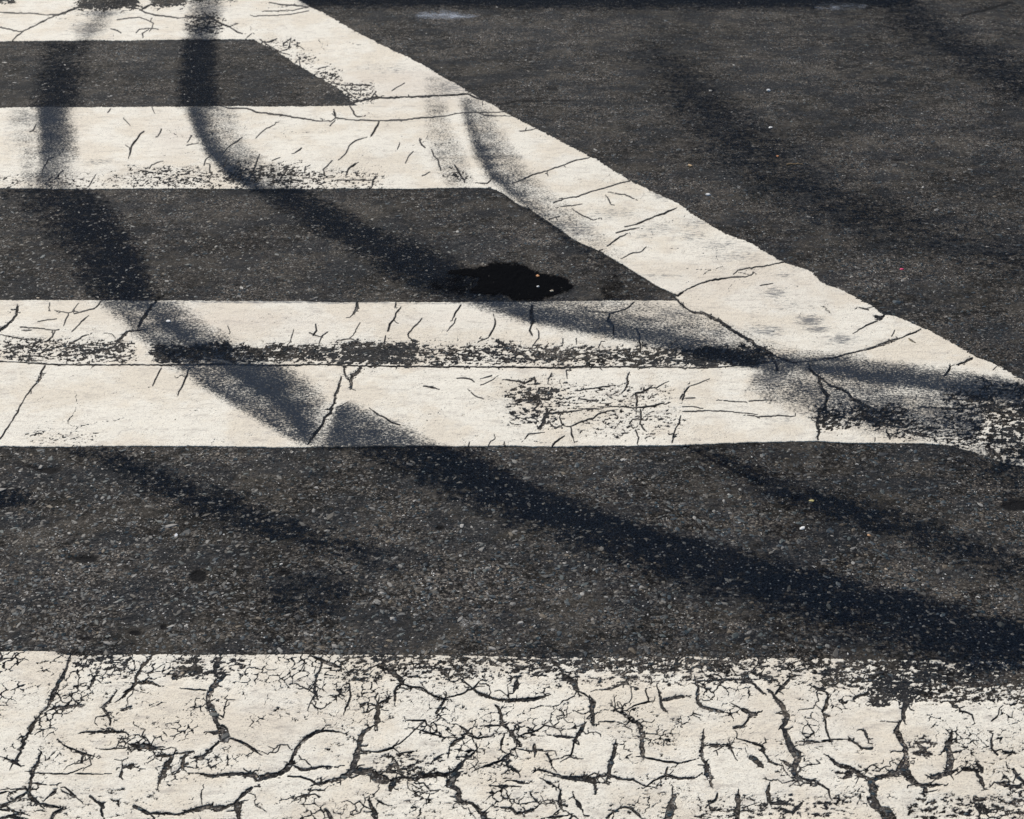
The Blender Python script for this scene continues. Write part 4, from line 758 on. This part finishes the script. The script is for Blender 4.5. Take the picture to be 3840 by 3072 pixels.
film('tyre_mark', density([
    ([.1, .7, .95, .95, .75, .1], [(405, -40, 480, -40, .5), (395, 20, 470, 20, .55), (380, 60, 468, 60, .8), (378, 85, 462, 85), (370, 160, 460, 160), (366, 226, 470, 226)]),
    ([.05, 1.15, .85, .55, .45, .4, .05], [(380, 226, 505, 226), (398, 270, 512, 270), (422, 320, 540, 315), (468, 368, 590, 352), (512, 397, 650, 397)]),
    ([.1, .6, .9, .9, .65, .1], [(515, 397, 650, 397), (600, 452, 750, 448), (690, 512, 860, 500), (790, 575, 960, 540), (880, 615, 1040, 575), (960, 640, 1200, 600, .8)]),
    ([.05, 1.05, 1.0, .72, .5, .4, .25], [(950, 632, 1300, 632), (1080, 678, 1400, 640), (1200, 703, 1450, 652), (1320, 722, 1520, 680), (1480, 757, 1600, 712), (1640, 795, 1720, 745)]),
    ([.05, .3, .6, 1.1, .95, .7, .5], [(1620, 790, 1690, 745), (1740, 818, 1810, 757), (1850, 838, 1900, 764), (2000, 858, 2020, 783), (2160, 880, 2170, 806), (2400, 910, 2410, 850, .7)]),
    ([.2, .75, .9, .6, .1], [(1470, 745, 1500, 712, .5), (1560, 770, 1600, 728), (1640, 775, 1690, 740), (1760, 772, 1800, 742, .9), (1800, 765, 1830, 745, .2)]),
    ([.2, .6, .75, .7, .5], [(1560, 830, 1600, 770, .7), (1700, 880, 1740, 800), (1850, 920, 1880, 820), (2050, 940, 2080, 850, .9)])]),
    'longest curving tyre mark, from top left past the oil stain to the right edge', 'tyre mark', M_RUBBER, GT)
film('tyre_mark', density([
    ([.1, .3, .5, .5, .3, .1], [(230, -20, 300, -20, .5), (190, 25, 250, 20, .9), (150, 85, 215, 85, .9)]),
    ([.1, .6, .85, .85, .6, .1], [(75, 88, 195, 88, .6), (65, 150, 190, 150, .8), (55, 226, 172, 226, 1.05)]),
    ([.3, 1.25, 1.15, 1.0, .65, .05], [(72, 227, 155, 227, .95), (73, 270, 165, 270, .9), (73, 310, 168, 310, .78), (72, 350, 170, 350, .62), (65, 397, 160, 397, .6)]),
    ([.1, .25, .35, .38, .35, .2], [(8, 230, 70, 230, .8), (28, 310, 74, 310), (50, 397, 74, 397)]),
    ([.1, .5, .8, .9, .85, .1], [(-20, 397, 215, 397, .8), (50, 460, 262, 450, .9), (110, 520, 305, 520), (150, 580, 325, 590), (190, 636, 340, 636)]),
    ([.05, .65, .8, .7, 1.05, .85, .7, .45, .04], [(190, 634, 390, 634), (255, 690, 455, 690), (310, 735, 530, 725), (345, 769, 600, 769)]),
    ([.05, .85, .75, .75, 1.2, 1.0, .85, .6, .05], [(345, 769, 610, 769), (420, 818, 675, 810), (510, 872, 700, 850), (628, 936, 668, 930)]),
    ([.4, 1.0, .95, .85, .65, .05], [(706, 858, 745, 848), (672, 915, 850, 890), (645, 941, 940, 941)]),
    ([.1, .55, .85, 1.0, .95, .1], [(690, 941, 985, 941, .9), (860, 1012, 1130, 1010), (1000, 1085, 1270, 1070), (1180, 1158, 1480, 1130), (1380, 1230, 1700, 1185), (1600, 1300, 1960, 1250), (1800, 1360, 2200, 1310), (2000, 1420, 2500, 1380, .9)])]),
    'widest dark tyre mark, from upper left through the lane between the two lower stripes', 'tyre mark', M_RUBBER, GT)
film('tyre_mark', density([([.05, .4, .75, .75, .4, .05], [(80, 942, 260, 946, .8), (205, 988, 345, 982, .9), (280, 1040, 425, 1005), (370, 1072, 545, 1038), (465, 1120, 610, 1078), (590, 1160, 730, 1116, .8), (720, 1190, 860, 1150, .6), (850, 1220, 980, 1180, .25)])]),
    'narrow speckled tyre mark starting under the left end of the middle stripe', 'tyre mark', M_RUBBER, GT)
film('tyre_mark', density([([.05, 1.0, .62, .55, .4, .05], [(958, 205, 1040, 213, .7), (970, 260, 1048, 255, .9), (988, 320, 1085, 308), (1015, 372, 1120, 362, 1.0), (1050, 405, 1160, 395, .95), (1110, 450, 1225, 450, .7), (1180, 510, 1300, 510, .45), (1260, 560, 1350, 560, .25)])]),
    'short curved skid on the diagonal line, dark along its left side', 'tyre mark', M_RUBBER, GT)
film('tyre_mark', density([([.1, .32, .38, .38, .3, .05], [(890, 165, 945, 165, .7), (891, 250, 945, 250), (902, 330, 985, 330), (935, 392, 1000, 392)])]),
    'faint grey tyre mark to the left of the short curved skid', 'tyre mark', M_RUBBER, GT)
film('tyre_mark', density([([.0, .25, .55, .6, .3, .0], [(1270, 90, 1400, 80, .35), (1350, 170, 1510, 150, .9), (1400, 250, 1590, 220), (1440, 335, 1680, 290), (1560, 420, 1800, 370, .9), (1750, 495, 1950, 440, .85), (1950, 560, 2200, 480, .6), (2150, 620, 2400, 540, .5)])], 5),
    'broad soft tyre mark on bare asphalt right of the diagonal line', 'tyre mark', M_RUBBER, GT)
film('tyre_mark', density([([.0, .3, .62, .58, .3, .0], [(1770, -20, 1930, -20), (1810, 22, 1970, 5), (1870, 85, 2030, 45), (1970, 145, 2130, 90), (2080, 205, 2230, 140), (2250, 260, 2380, 190)])], 5),
    'slanting tyre mark in the top right corner', 'tyre mark', M_RUBBER, GT)
film('tyre_mark', density([([.1, .6, .75, .75, .6, .1], [(1434, 938, 1452, 930), (1530, 990, 1560, 972), (1620, 1045, 1690, 1015), (1720, 1092, 1840, 1055), (1850, 1130, 1990, 1098, .9), (2000, 1185, 2110, 1150, .7), (2160, 1260, 2300, 1210, .4)])], 3),
    'ragged dark tyre mark under the right end of the middle stripe', 'tyre mark', M_RUBBER, GT)
film('tyre_mark', density([([1.2, 1.2, 1.2, 1.2, 1.1, .5], [(610, -30, 640, 12), (900, -30, 900, 13), (1400, -30, 1400, 15), (1840, -30, 1840, 13), (1900, -30, 1930, 2)])], 2),  # dark strip laid as a film across the far end
    'dark straight strip crossing the road along the top edge', 'tyre mark', M_RUBBER, GT)
film('grime_patch', density([([.1, .45, .6, .6, .45, .1], [(535, 1250, 560, 1205, .6), (610, 1320, 650, 1195), (690, 1310, 720, 1205), (735, 1270, 760, 1220, .6)])], 5), 'soft dark smudge on the asphalt just above the bottom stripe', 'stain', M_RUBBER)
film('grime_patch', density([([.2, .8, .9, .9, .7, .1], [(-60, 1030, -60, 1080), (0, 1030, 0, 1076), (50, 1032, 75, 1058, .8)])], 3), 'dark smudge on the asphalt at the left edge, below the middle stripe', 'stain', M_RUBBER)
film('grime_patch', density([([.1, .45, .6, .6, .5, .2], [(1960, 960, 2000, 935, .3), (2040, 1010, 2110, 930, .9), (2150, 1060, 2250, 900)])], 5), 'grey blue film under the frayed right end of the middle stripe', 'stain', M_RUBBER)  # grey blue tint laid as a film at the right end

# oil ----------------------------------------------------------------------
def poly_density(polys, soft=13, amp=24):
    u, v = UU[c2_], VV[r2]; D = np.zeros((len(v), len(u)), np.float32); nz = (e2[np.ix_(r2, c2_)]+.6*e1[np.ix_(r2, c2_)])*amp
    for p, a in polys:
        p = np.array(p); m = 30
        c0, c1 = np.searchsorted(u, [p[:, 0].min()-m, p[:, 0].max()+m]); q0, q1 = np.searchsorted(v, [p[:, 1].min()-m, p[:, 1].max()+m])
        uu, vv = np.meshgrid(u[c0:c1], v[q0:q1]); ins = np.zeros(uu.shape, bool); dd = np.full(uu.shape, 1e9)
        for (x0, y0), (x1, y1) in zip(p, np.roll(p, -1, 0)):
            cr = ((y0 > vv) != (y1 > vv)) & (uu < (x1-x0)*(vv-y0)/((y1-y0) or 1e-9)+x0); ins ^= cr
            dx, dy = x1-x0, y1-y0; t_ = np.clip(((uu-x0)*dx+(vv-y0)*dy)/(dx*dx+dy*dy+1e-9), 0, 1); dd = np.minimum(dd, np.hypot(uu-x0-t_*dx, vv-y0-t_*dy))
        s = np.where(ins, dd, -dd)+nz[q0:q1, c0:c1]
        D[q0:q1, c0:c1] = np.maximum(D[q0:q1, c0:c1], a*np.clip(.35+s/soft*.65, 0, 1))
    return D
film('oil_stain', poly_density([
    (tl(1, 1, '680 432 800 410 900 390 950 365 1060 368 1120 380 1200 395 1250 430 1300 447 1420 465 1475 520 1430 550 1380 562 1290 592 1270 608 1080 612 1060 575 930 562 800 562 850 505 880 460 760 445'), 1.0),
    (tl(1, 1, '540 470 700 440 860 460 860 520 780 570 640 560 560 520'), .30)]),
    'jet black oil stain with a ragged outline touching the top of the middle stripe', 'stain', M_OIL)
film('oil_stain', poly_density([(tl(1, 1, '1640 525 1680 500 1740 490 1820 500 1860 515 1800 525 1780 545 1860 560 1900 580 1820 600 1720 590 1660 600 1630 570'), .30), (tl(1, 1, '1700 455 1730 448 1755 455 1725 462'), .7)], 12, 22),
    'faint blotchy oil stain in the acute corner beside the diagonal line', 'stain', M_OIL)
GS = 'pale scuffs near the top edge'
film('paint_scuff', density([([.1, .7, .5, .8, .5, .1], [(876, 26, 872, 37, .4), (930, 25, 925, 38), (990, 26, 985, 37, .8), (1010, 26, 1006, 35, .3)])], 1), 'pale bluish scuff on asphalt just right of the diagonal line, near the top', 'scuff', M_SCUFF, GS)
film('paint_scuff', density([([.1, .55, .3, .5, .3, .1], [(1715, 9, 1713, 19, .4), (1760, 8, 1760, 19), (1825, 8, 1823, 17, .5)])], 1), 'fainter pale scuff on asphalt at the top, under the dark strip', 'scuff', M_SCUFF, GS)
film('white_splash', poly_density([(tl(1, 3, '740 50 770 35 800 45 860 55 880 68 830 72 800 85 770 95 755 80'), .55)], 14, 26), 'small whitish splash on asphalt above the bottom stripe', 'stain', M_SPLASH)

# ------------------------------------------------------------------ stones in the asphalt
ph = (1+5**.5)/2
ICO = np.array([(-1, ph, 0), (1, ph, 0), (-1, -ph, 0), (1, -ph, 0), (0, -1, ph), (0, 1, ph), (0, -1, -ph), (0, 1, -ph), (ph, 0, -1), (ph, 0, 1), (-ph, 0, -1), (-ph, 0, 1)], float)/1.902
ICT = np.array([(0, 11, 5), (0, 5, 1), (0, 1, 7), (0, 7, 10), (0, 10, 11), (1, 5, 9), (5, 11, 4), (11, 10, 2), (10, 7, 6), (7, 1, 8), (3, 9, 4), (3, 4, 2), (3, 2, 6), (3, 6, 8), (3, 8, 9), (4, 9, 5), (2, 4, 11), (6, 2, 10), (8, 6, 7), (9, 8, 1)])
PAL = np.array([(.018, .032, .045), (.03, .045, .055), (.022, .024, .028), (.05, .052, .052), (.065, .058, .048), (.085, .08, .072), (.10, .078, .052), (.045, .06, .062), (.16, .155, .145), (.30, .29, .27)])
PW = np.array([16, 15, 14, 12, 10, 10, 6, 11, 7, 4], float); PW /= PW.sum()
def surf_z(u, v):
    c = np.clip(np.searchsorted(UU, u), 0, K-1); r = np.clip(np.searchsorted(VV, v), 0, R-1); return ZA[r, c], pm[r, c]
NST = 34000
vv = -150 + 3300*rng.random(NST*2)**.9; uu = rng.uniform(-500, 4340, NST*2)
z, onp = surf_z(uu, vv); keep = ~onp & (PIT[np.clip(np.searchsorted(VV, vv), 0, R-1), np.clip(np.searchsorted(UU, uu), 0, K-1)] < .35); uu, vv, z = uu[keep][:NST], vv[keep][:NST], z[keep][:NST]; n = len(uu)
sx, sy = at(uu, vv)
rad = .0011+.0036*rng.random(n)**3.4; rad *= np.where(rng.random(n) < .01, 1.8, 1)
col = PAL[rng.choice(len(PAL), n, p=PW)]*rng.uniform(.5, 1.15, (n, 1))
sm = rad < .0018; bright = sm & (rng.random(n) < .07); col[bright] = rng.uniform(.35, .62, (bright.sum(), 1))*np.array([1, .98, .95])
ang = rng.uniform(0, 6.28, n); ex = rng.uniform(.7, 2.0, n)
cov = COVER[np.clip(np.searchsorted(VV, vv), 0, R-1), np.clip(np.searchsorted(UU, uu), 0, K-1)]; col *= (1-.72*np.clip(cov*1.4, 0, 1)*np.maximum(rng.random(n) < .85, cov > 1.1))[:, None]; bare = 1-.93*(cov > 1.3); col *= bare[:, None]   # rubber smeared over the stones
v = ICO[None]*(1+rng.uniform(-.36, .30, (n, 12, 1)))*rad[:, None, None]
v[:, :, 0] *= ex[:, None]; v[:, :, 2] *= .36
ca, sa = np.cos(ang)[:, None], np.sin(ang)[:, None]; vx = v[:, :, 0]*ca-v[:, :, 1]*sa; vy = v[:, :, 0]*sa+v[:, :, 1]*ca
co = np.stack([vx+sx[:, None], vy+sy[:, None], v[:, :, 2]+(z-rad*.10)[:, None]], 2).reshape(-1, 3)
tr = (ICT[None]+(np.arange(n)*12)[:, None, None]).reshape(-1, 3)
cc = np.concatenate([np.repeat(col, 12, 0), np.ones((n*12, 1))], 1)
chips = add_mesh('stone_chips', co, tr, M_STONE, colors=cc); chips.parent = road; chips['kind'] = 'stuff'
# bigger stones that can be picked out one by one
def pebble_mesh(name, r, flat=.5, seed=0, color=(.2, .2, .2), el=1.3):
    q = np.random.default_rng(seed); vs = ICO.copy(); ts = ICT
    # one subdivision, then rough facets
    mid = {}; vs = list(map(np.array, vs)); nt = []
    def m_(a, b):
        k_ = (min(a, b), max(a, b))
        if k_ not in mid: p = vs[a]+vs[b]; vs.append(p/np.linalg.norm(p)); mid[k_] = len(vs)-1
        return mid[k_]
    for a, b, c in ts:
        x, y, w = m_(a, b), m_(b, c), m_(c, a); nt += [(a, x, w), (b, y, x), (c, w, y), (x, y, w)]
    vs = np.array(vs)*(1+q.uniform(-.24, .20, (len(vs), 1))); vs[:, 0] *= el; vs[:, 2] *= flat; vs *= r
    nt = np.array(nt); me = bpy.data.meshes.new(name); me.from_pydata(vs.tolist(), [], nt.tolist())
    a = me.color_attributes.new('Col', 'FLOAT_COLOR', 'POINT'); a.data.foreach_set('color', np.tile(np.array(list(color)+[1.0], np.float32), len(vs)))
    me.shade_flat(); me.materials.append(M_STONE); return me
BIG = """2 2 1285 1005 26 .34;2 2 945 795 22 .22;2 2 1025 800 24 .04;2 2 1090 462 20 .03;2 2 1050 438 18 .11;2 2 1470 1000 26 .14;2 2 290 500 26 .035;2 2 1640 910 20 .035;2 2 530 765 20 .05;2 2 320 845 26 .12;2 2 145 925 24 .15;2 2 1465 1190 30 .04;2 2 860 1100 22 .06;2 2 1560 685 16 .11
2 2 1260 395 18 .10;2 2 480 600 14 .10;2 2 1080 1265 26 .07;2 2 1270 1065 20 .16;2 2 2030 855 18 .05;0 2 330 460 20 .07;0 2 1240 405 18 .09;0 2 1300 1105 20 .05;0 2 1230 1160 22 .14;0 2 1405 1160 18 .20;0 2 420 1130 24 .05;0 2 85 1030 16 .025
0 2 1015 848 14 .02;0 2 935 972 13 .02;0 2 1045 965 13 .025;0 2 710 1065 20 .2;0 2 1310 1250 24 .04;0 2 1270 1270 18 .1;0 2 770 635 18 .05;0 2 335 825 16 .03;0 2 690 690 18 .03;0 2 560 435 18 .02;0 2 1100 790 16 .2;0 2 720 365 14 .1
1 2 325 825 22 .05;1 2 870 845 22 .11;1 2 550 860 20 .06;1 2 1590 1050 22 .03;1 2 1780 1000 20 .02;1 2 1410 970 26 .3;1 2 1195 1200 14 .02;1 2 610 1160 14 .04;1 2 820 1215 16 .3;1 2 470 1130 24 .03;1 2 1350 1210 16 .02;0 3 480 195 26 .08;0 3 870 160 24 .07;0 3 660 30 22 .06;0 3 270 95 20 .04
0 3 390 70 20 .05;0 3 210 120 20 .07;0 3 1900 60 18 .03;0 3 1760 70 18 .04;1 3 1840 185 24 .03;1 3 1370 150 14 .02;1 3 1230 90 14 .1;1 3 10 155 20 .02;1 3 130 120 18 .03;1 3 1545 70 14 .2;1 3 1585 30 20 .25;1 3 1800 100 20 .03;1 3 495 90 12 .12;2 3 1560 30 26 .02;2 3 1440 170 22 .2;2 3 910 125 16 .17;2 3 1120 145 18 .03
2 3 420 185 16 .1;2 3 90 190 18 .05;2 3 1140 150 16 .04;2 3 665 50 14 .2;2 3 1690 40 20 .1;2 3 290 240 18 .03;0 1 1320 110 26 .08;0 1 970 185 20 .12;0 1 1520 270 16 .16;0 1 1005 270 12 .15;0 1 1520 340 14 .3;0 1 890 465 16 .1;0 1 1440 170 16 .13;0 1 1530 175 18 .16;0 1 240 590 18 .3;0 1 790 130 16 .06;0 1 1990 400 14 .07
1 1 1200 170 18 .08;1 1 490 400 16 .09;1 1 750 150 18 .06;1 1 1225 120 16 .4;1 1 480 12 14 .35;2 1 1440 440 20 .09;2 1 1500 305 22 .06;2 1 1050 520 18 .12;2 1 810 235 18 .09;2 1 1340 265 16 .02;2 1 1200 215 16 .1;2 1 1740 860 20 .04;2 1 2040 850 18 .10;2 1 1220 360 14 .14;2 1 1900 290 14 .08"""
rs_ = random.Random(3); pal = [pebble_mesh('stone', 1.0, .5, i, (1, 1, 1)) for i in range(6)]
for i, q in enumerate(BIG.replace('\n', ';').split(';')):
    c, r, x, y, s, b = q.split(); u, v_ = tile(int(c), int(r), float(x), float(y)); b = float(b)
    x_, y_ = at(u, v_); zz, _ = surf_z(u, v_); rr = float(s)*.594*.42*float(H/(CP*(v_+2048)))
    tint = (.62, .95, 1.15) if b < .07 else ((1.05, 1, .92) if i % 4 else (1.15, .95, .72))
    me = pal[i % 6].copy(); col = me.color_attributes['Col']; n_ = len(me.vertices)
    col.data.foreach_set('color', np.tile(np.array([b*tint[0], b*tint[1], b*tint[2], 1], np.float32), n_))
    o = bpy.data.objects.new('stone', me); C.objects.link(o); o.parent = road
    o.location = (float(x_), float(y_), float(zz)+.0001); o.scale = (rr*rs_.uniform(.95, 1.25), rr*rs_.uniform(.8, 1.1), rr*.20*rs_.uniform(.8, 1.2)); o.rotation_euler = (rs_.uniform(-.1, .1), rs_.uniform(-.1, .1), rs_.uniform(-.6, .6))

# loose bits lying on the surface -------------------------------------------
def loose(name, c, r, x, y, s, color, label, cat, seed, flat=.5, el=1.3, group=None):
    u, v_ = tile(c, r, x, y); x_, y_ = at(u, v_); ci = min(K-1, np.searchsorted(UU, u)); ri = min(R-1, np.searchsorted(VV, v_)); zz = SURF[ri, ci]
    rr = s*.594*.5*float(H/(CP*(v_+2048)))
    o = bpy.data.objects.new(name, pebble_mesh(name, rr, flat, seed, color, el)); C.objects.link(o); o.location = (float(x_), float(y_), float(zz)+rr*flat*.7); o.rotation_euler = (0, 0, seed*1.3)
    o['label'] = label; o['category'] = cat
    if group: o['group'] = group
GL = 'loose chips of stone on the road'
loose('pebble', 1, 1, 1240, 449, 22, (.62, .30, .13), 'small orange chip lying on the oil stain', 'pebble', 11, group=GL)
loose('pebble', 1, 1, 1328, 547, 20, (.75, .62, .45), 'pale round pebble on the lower right of the oil stain', 'pebble', 12, .6, 1.1, GL)
loose('pebble', 1, 1, 1242, 516, 18, (.6, .6, .6), 'small grey white chip in the middle of the oil stain', 'pebble', 13, group=GL)
loose('pebble', 0, 1, 1065, 745, 26, (.75, .74, .72), 'white chip on the skid mark at the top of the middle stripe', 'pebble', 14, group=GL)
loose('pebble', 2, 2, 757, 750, 30, (.72, .72, .70), 'bright white flat chip on asphalt below the middle stripe, right of centre', 'pebble', 15, .3, 1.4, GL)
loose('pebble', 2, 2, 1176, 797, 20, (.52, .30, .15), 'orange brown pebble on asphalt below the right end of the middle stripe', 'pebble', 16, group=GL)
loose('pebble', 2, 2, 815, 575, 24, (.42, .36, .14), 'yellowish chip just under the middle stripe, right of centre', 'pebble', 17, .3, 1.6, GL)
loose('pebble', 2, 0, 541, 574, 24, (.75, .75, .74), 'white pebble on the asphalt in the upper right, left one of the bright pair', 'pebble', 18, group=GL)
loose('pebble', 2, 0, 160, 1234, 26, (.75, .75, .74), 'white pebble on the asphalt close to the diagonal line', 'pebble', 19, group=GL)
loose('pebble', 2, 0, 555, 806, 22, (.66, .66, .66), 'white flat chip on open asphalt, upper right', 'pebble', 20, .3, 1.6, GL)
loose('pebble', 2, 0, 45, 1052, 26, (.50, .34, .18), 'tan chip on asphalt beside the diagonal line', 'pebble', 21, group=GL)
loose('pebble', 2, 0, 600, 987, 16, (.65, .25, .08), 'tiny orange chip on asphalt above the thin twig', 'pebble', 22, group=GL)
loose('pebble', 0, 2, 1112, 795, 22, (.55, .57, .6), 'light sliver of stone on asphalt left of centre', 'pebble', 23, .3, 2.0, GL)
loose('plastic_scrap', 2, 1, 1385, 407, 20, (.65, .03, .14), 'tiny bright pink scrap on the asphalt right of the diagonal line', 'litter', 24, .35, 1.4)
def strand(name, pts, rad, color, label, cat):
    M_ = plain_material(name, color); co = []; tr = []
    P_ = [np.array(list(map(float, at(*p)))+[float(SURF[min(R-1, np.searchsorted(VV, p[1])), min(K-1, np.searchsorted(UU, p[0]))])+rad*1.3]) for p in pts]
    cen = np.mean(P_, 0)
    for i, p in enumerate(P_):
        d = P_[min(i+1, len(P_)-1)]-P_[max(i-1, 0)]; d /= np.linalg.norm(d); s = np.cross(d, (0, 0, 1)); s /= np.linalg.norm(s); u_ = np.cross(s, d); rr = rad*(1-.6*i/len(P_))
        for k in range(6): a = k*math.pi/3; co.append(p+s*math.cos(a)*rr+u_*math.sin(a)*rr)
        if i:
            for k in range(6): a, b = (i-1)*6+k, (i-1)*6+(k+1) % 6; tr += [(a, b, b+6), (a, b+6, a+6)]
    tr += [(0, k+1, k) for k in range(1, 5)]; e = (len(P_)-1)*6; tr += [(e, e+k, e+k+1) for k in range(1, 5)]
    o = add_mesh(name, np.array(co), np.array(tr), M_, None, tuple(cen)); o['label'] = label; o['category'] = cat
strand('twig', tl(2, 0, '655 1043 680 1038 705 1040 735 1037 760 1042'), .0013, (.42, .27, .12), 'thin tan twig lying on the asphalt in the upper right', 'twig')
strand('grass_stalk', tl(2, 1, '1425 848 1436 862 1450 870 1472 876'), .0006, (.30, .24, .12), 'short curled dry stalk on the tip of the diagonal line', 'stalk')
print('done', len(bpy.data.objects), sum(len(m.polygons) for m in bpy.data.meshes))
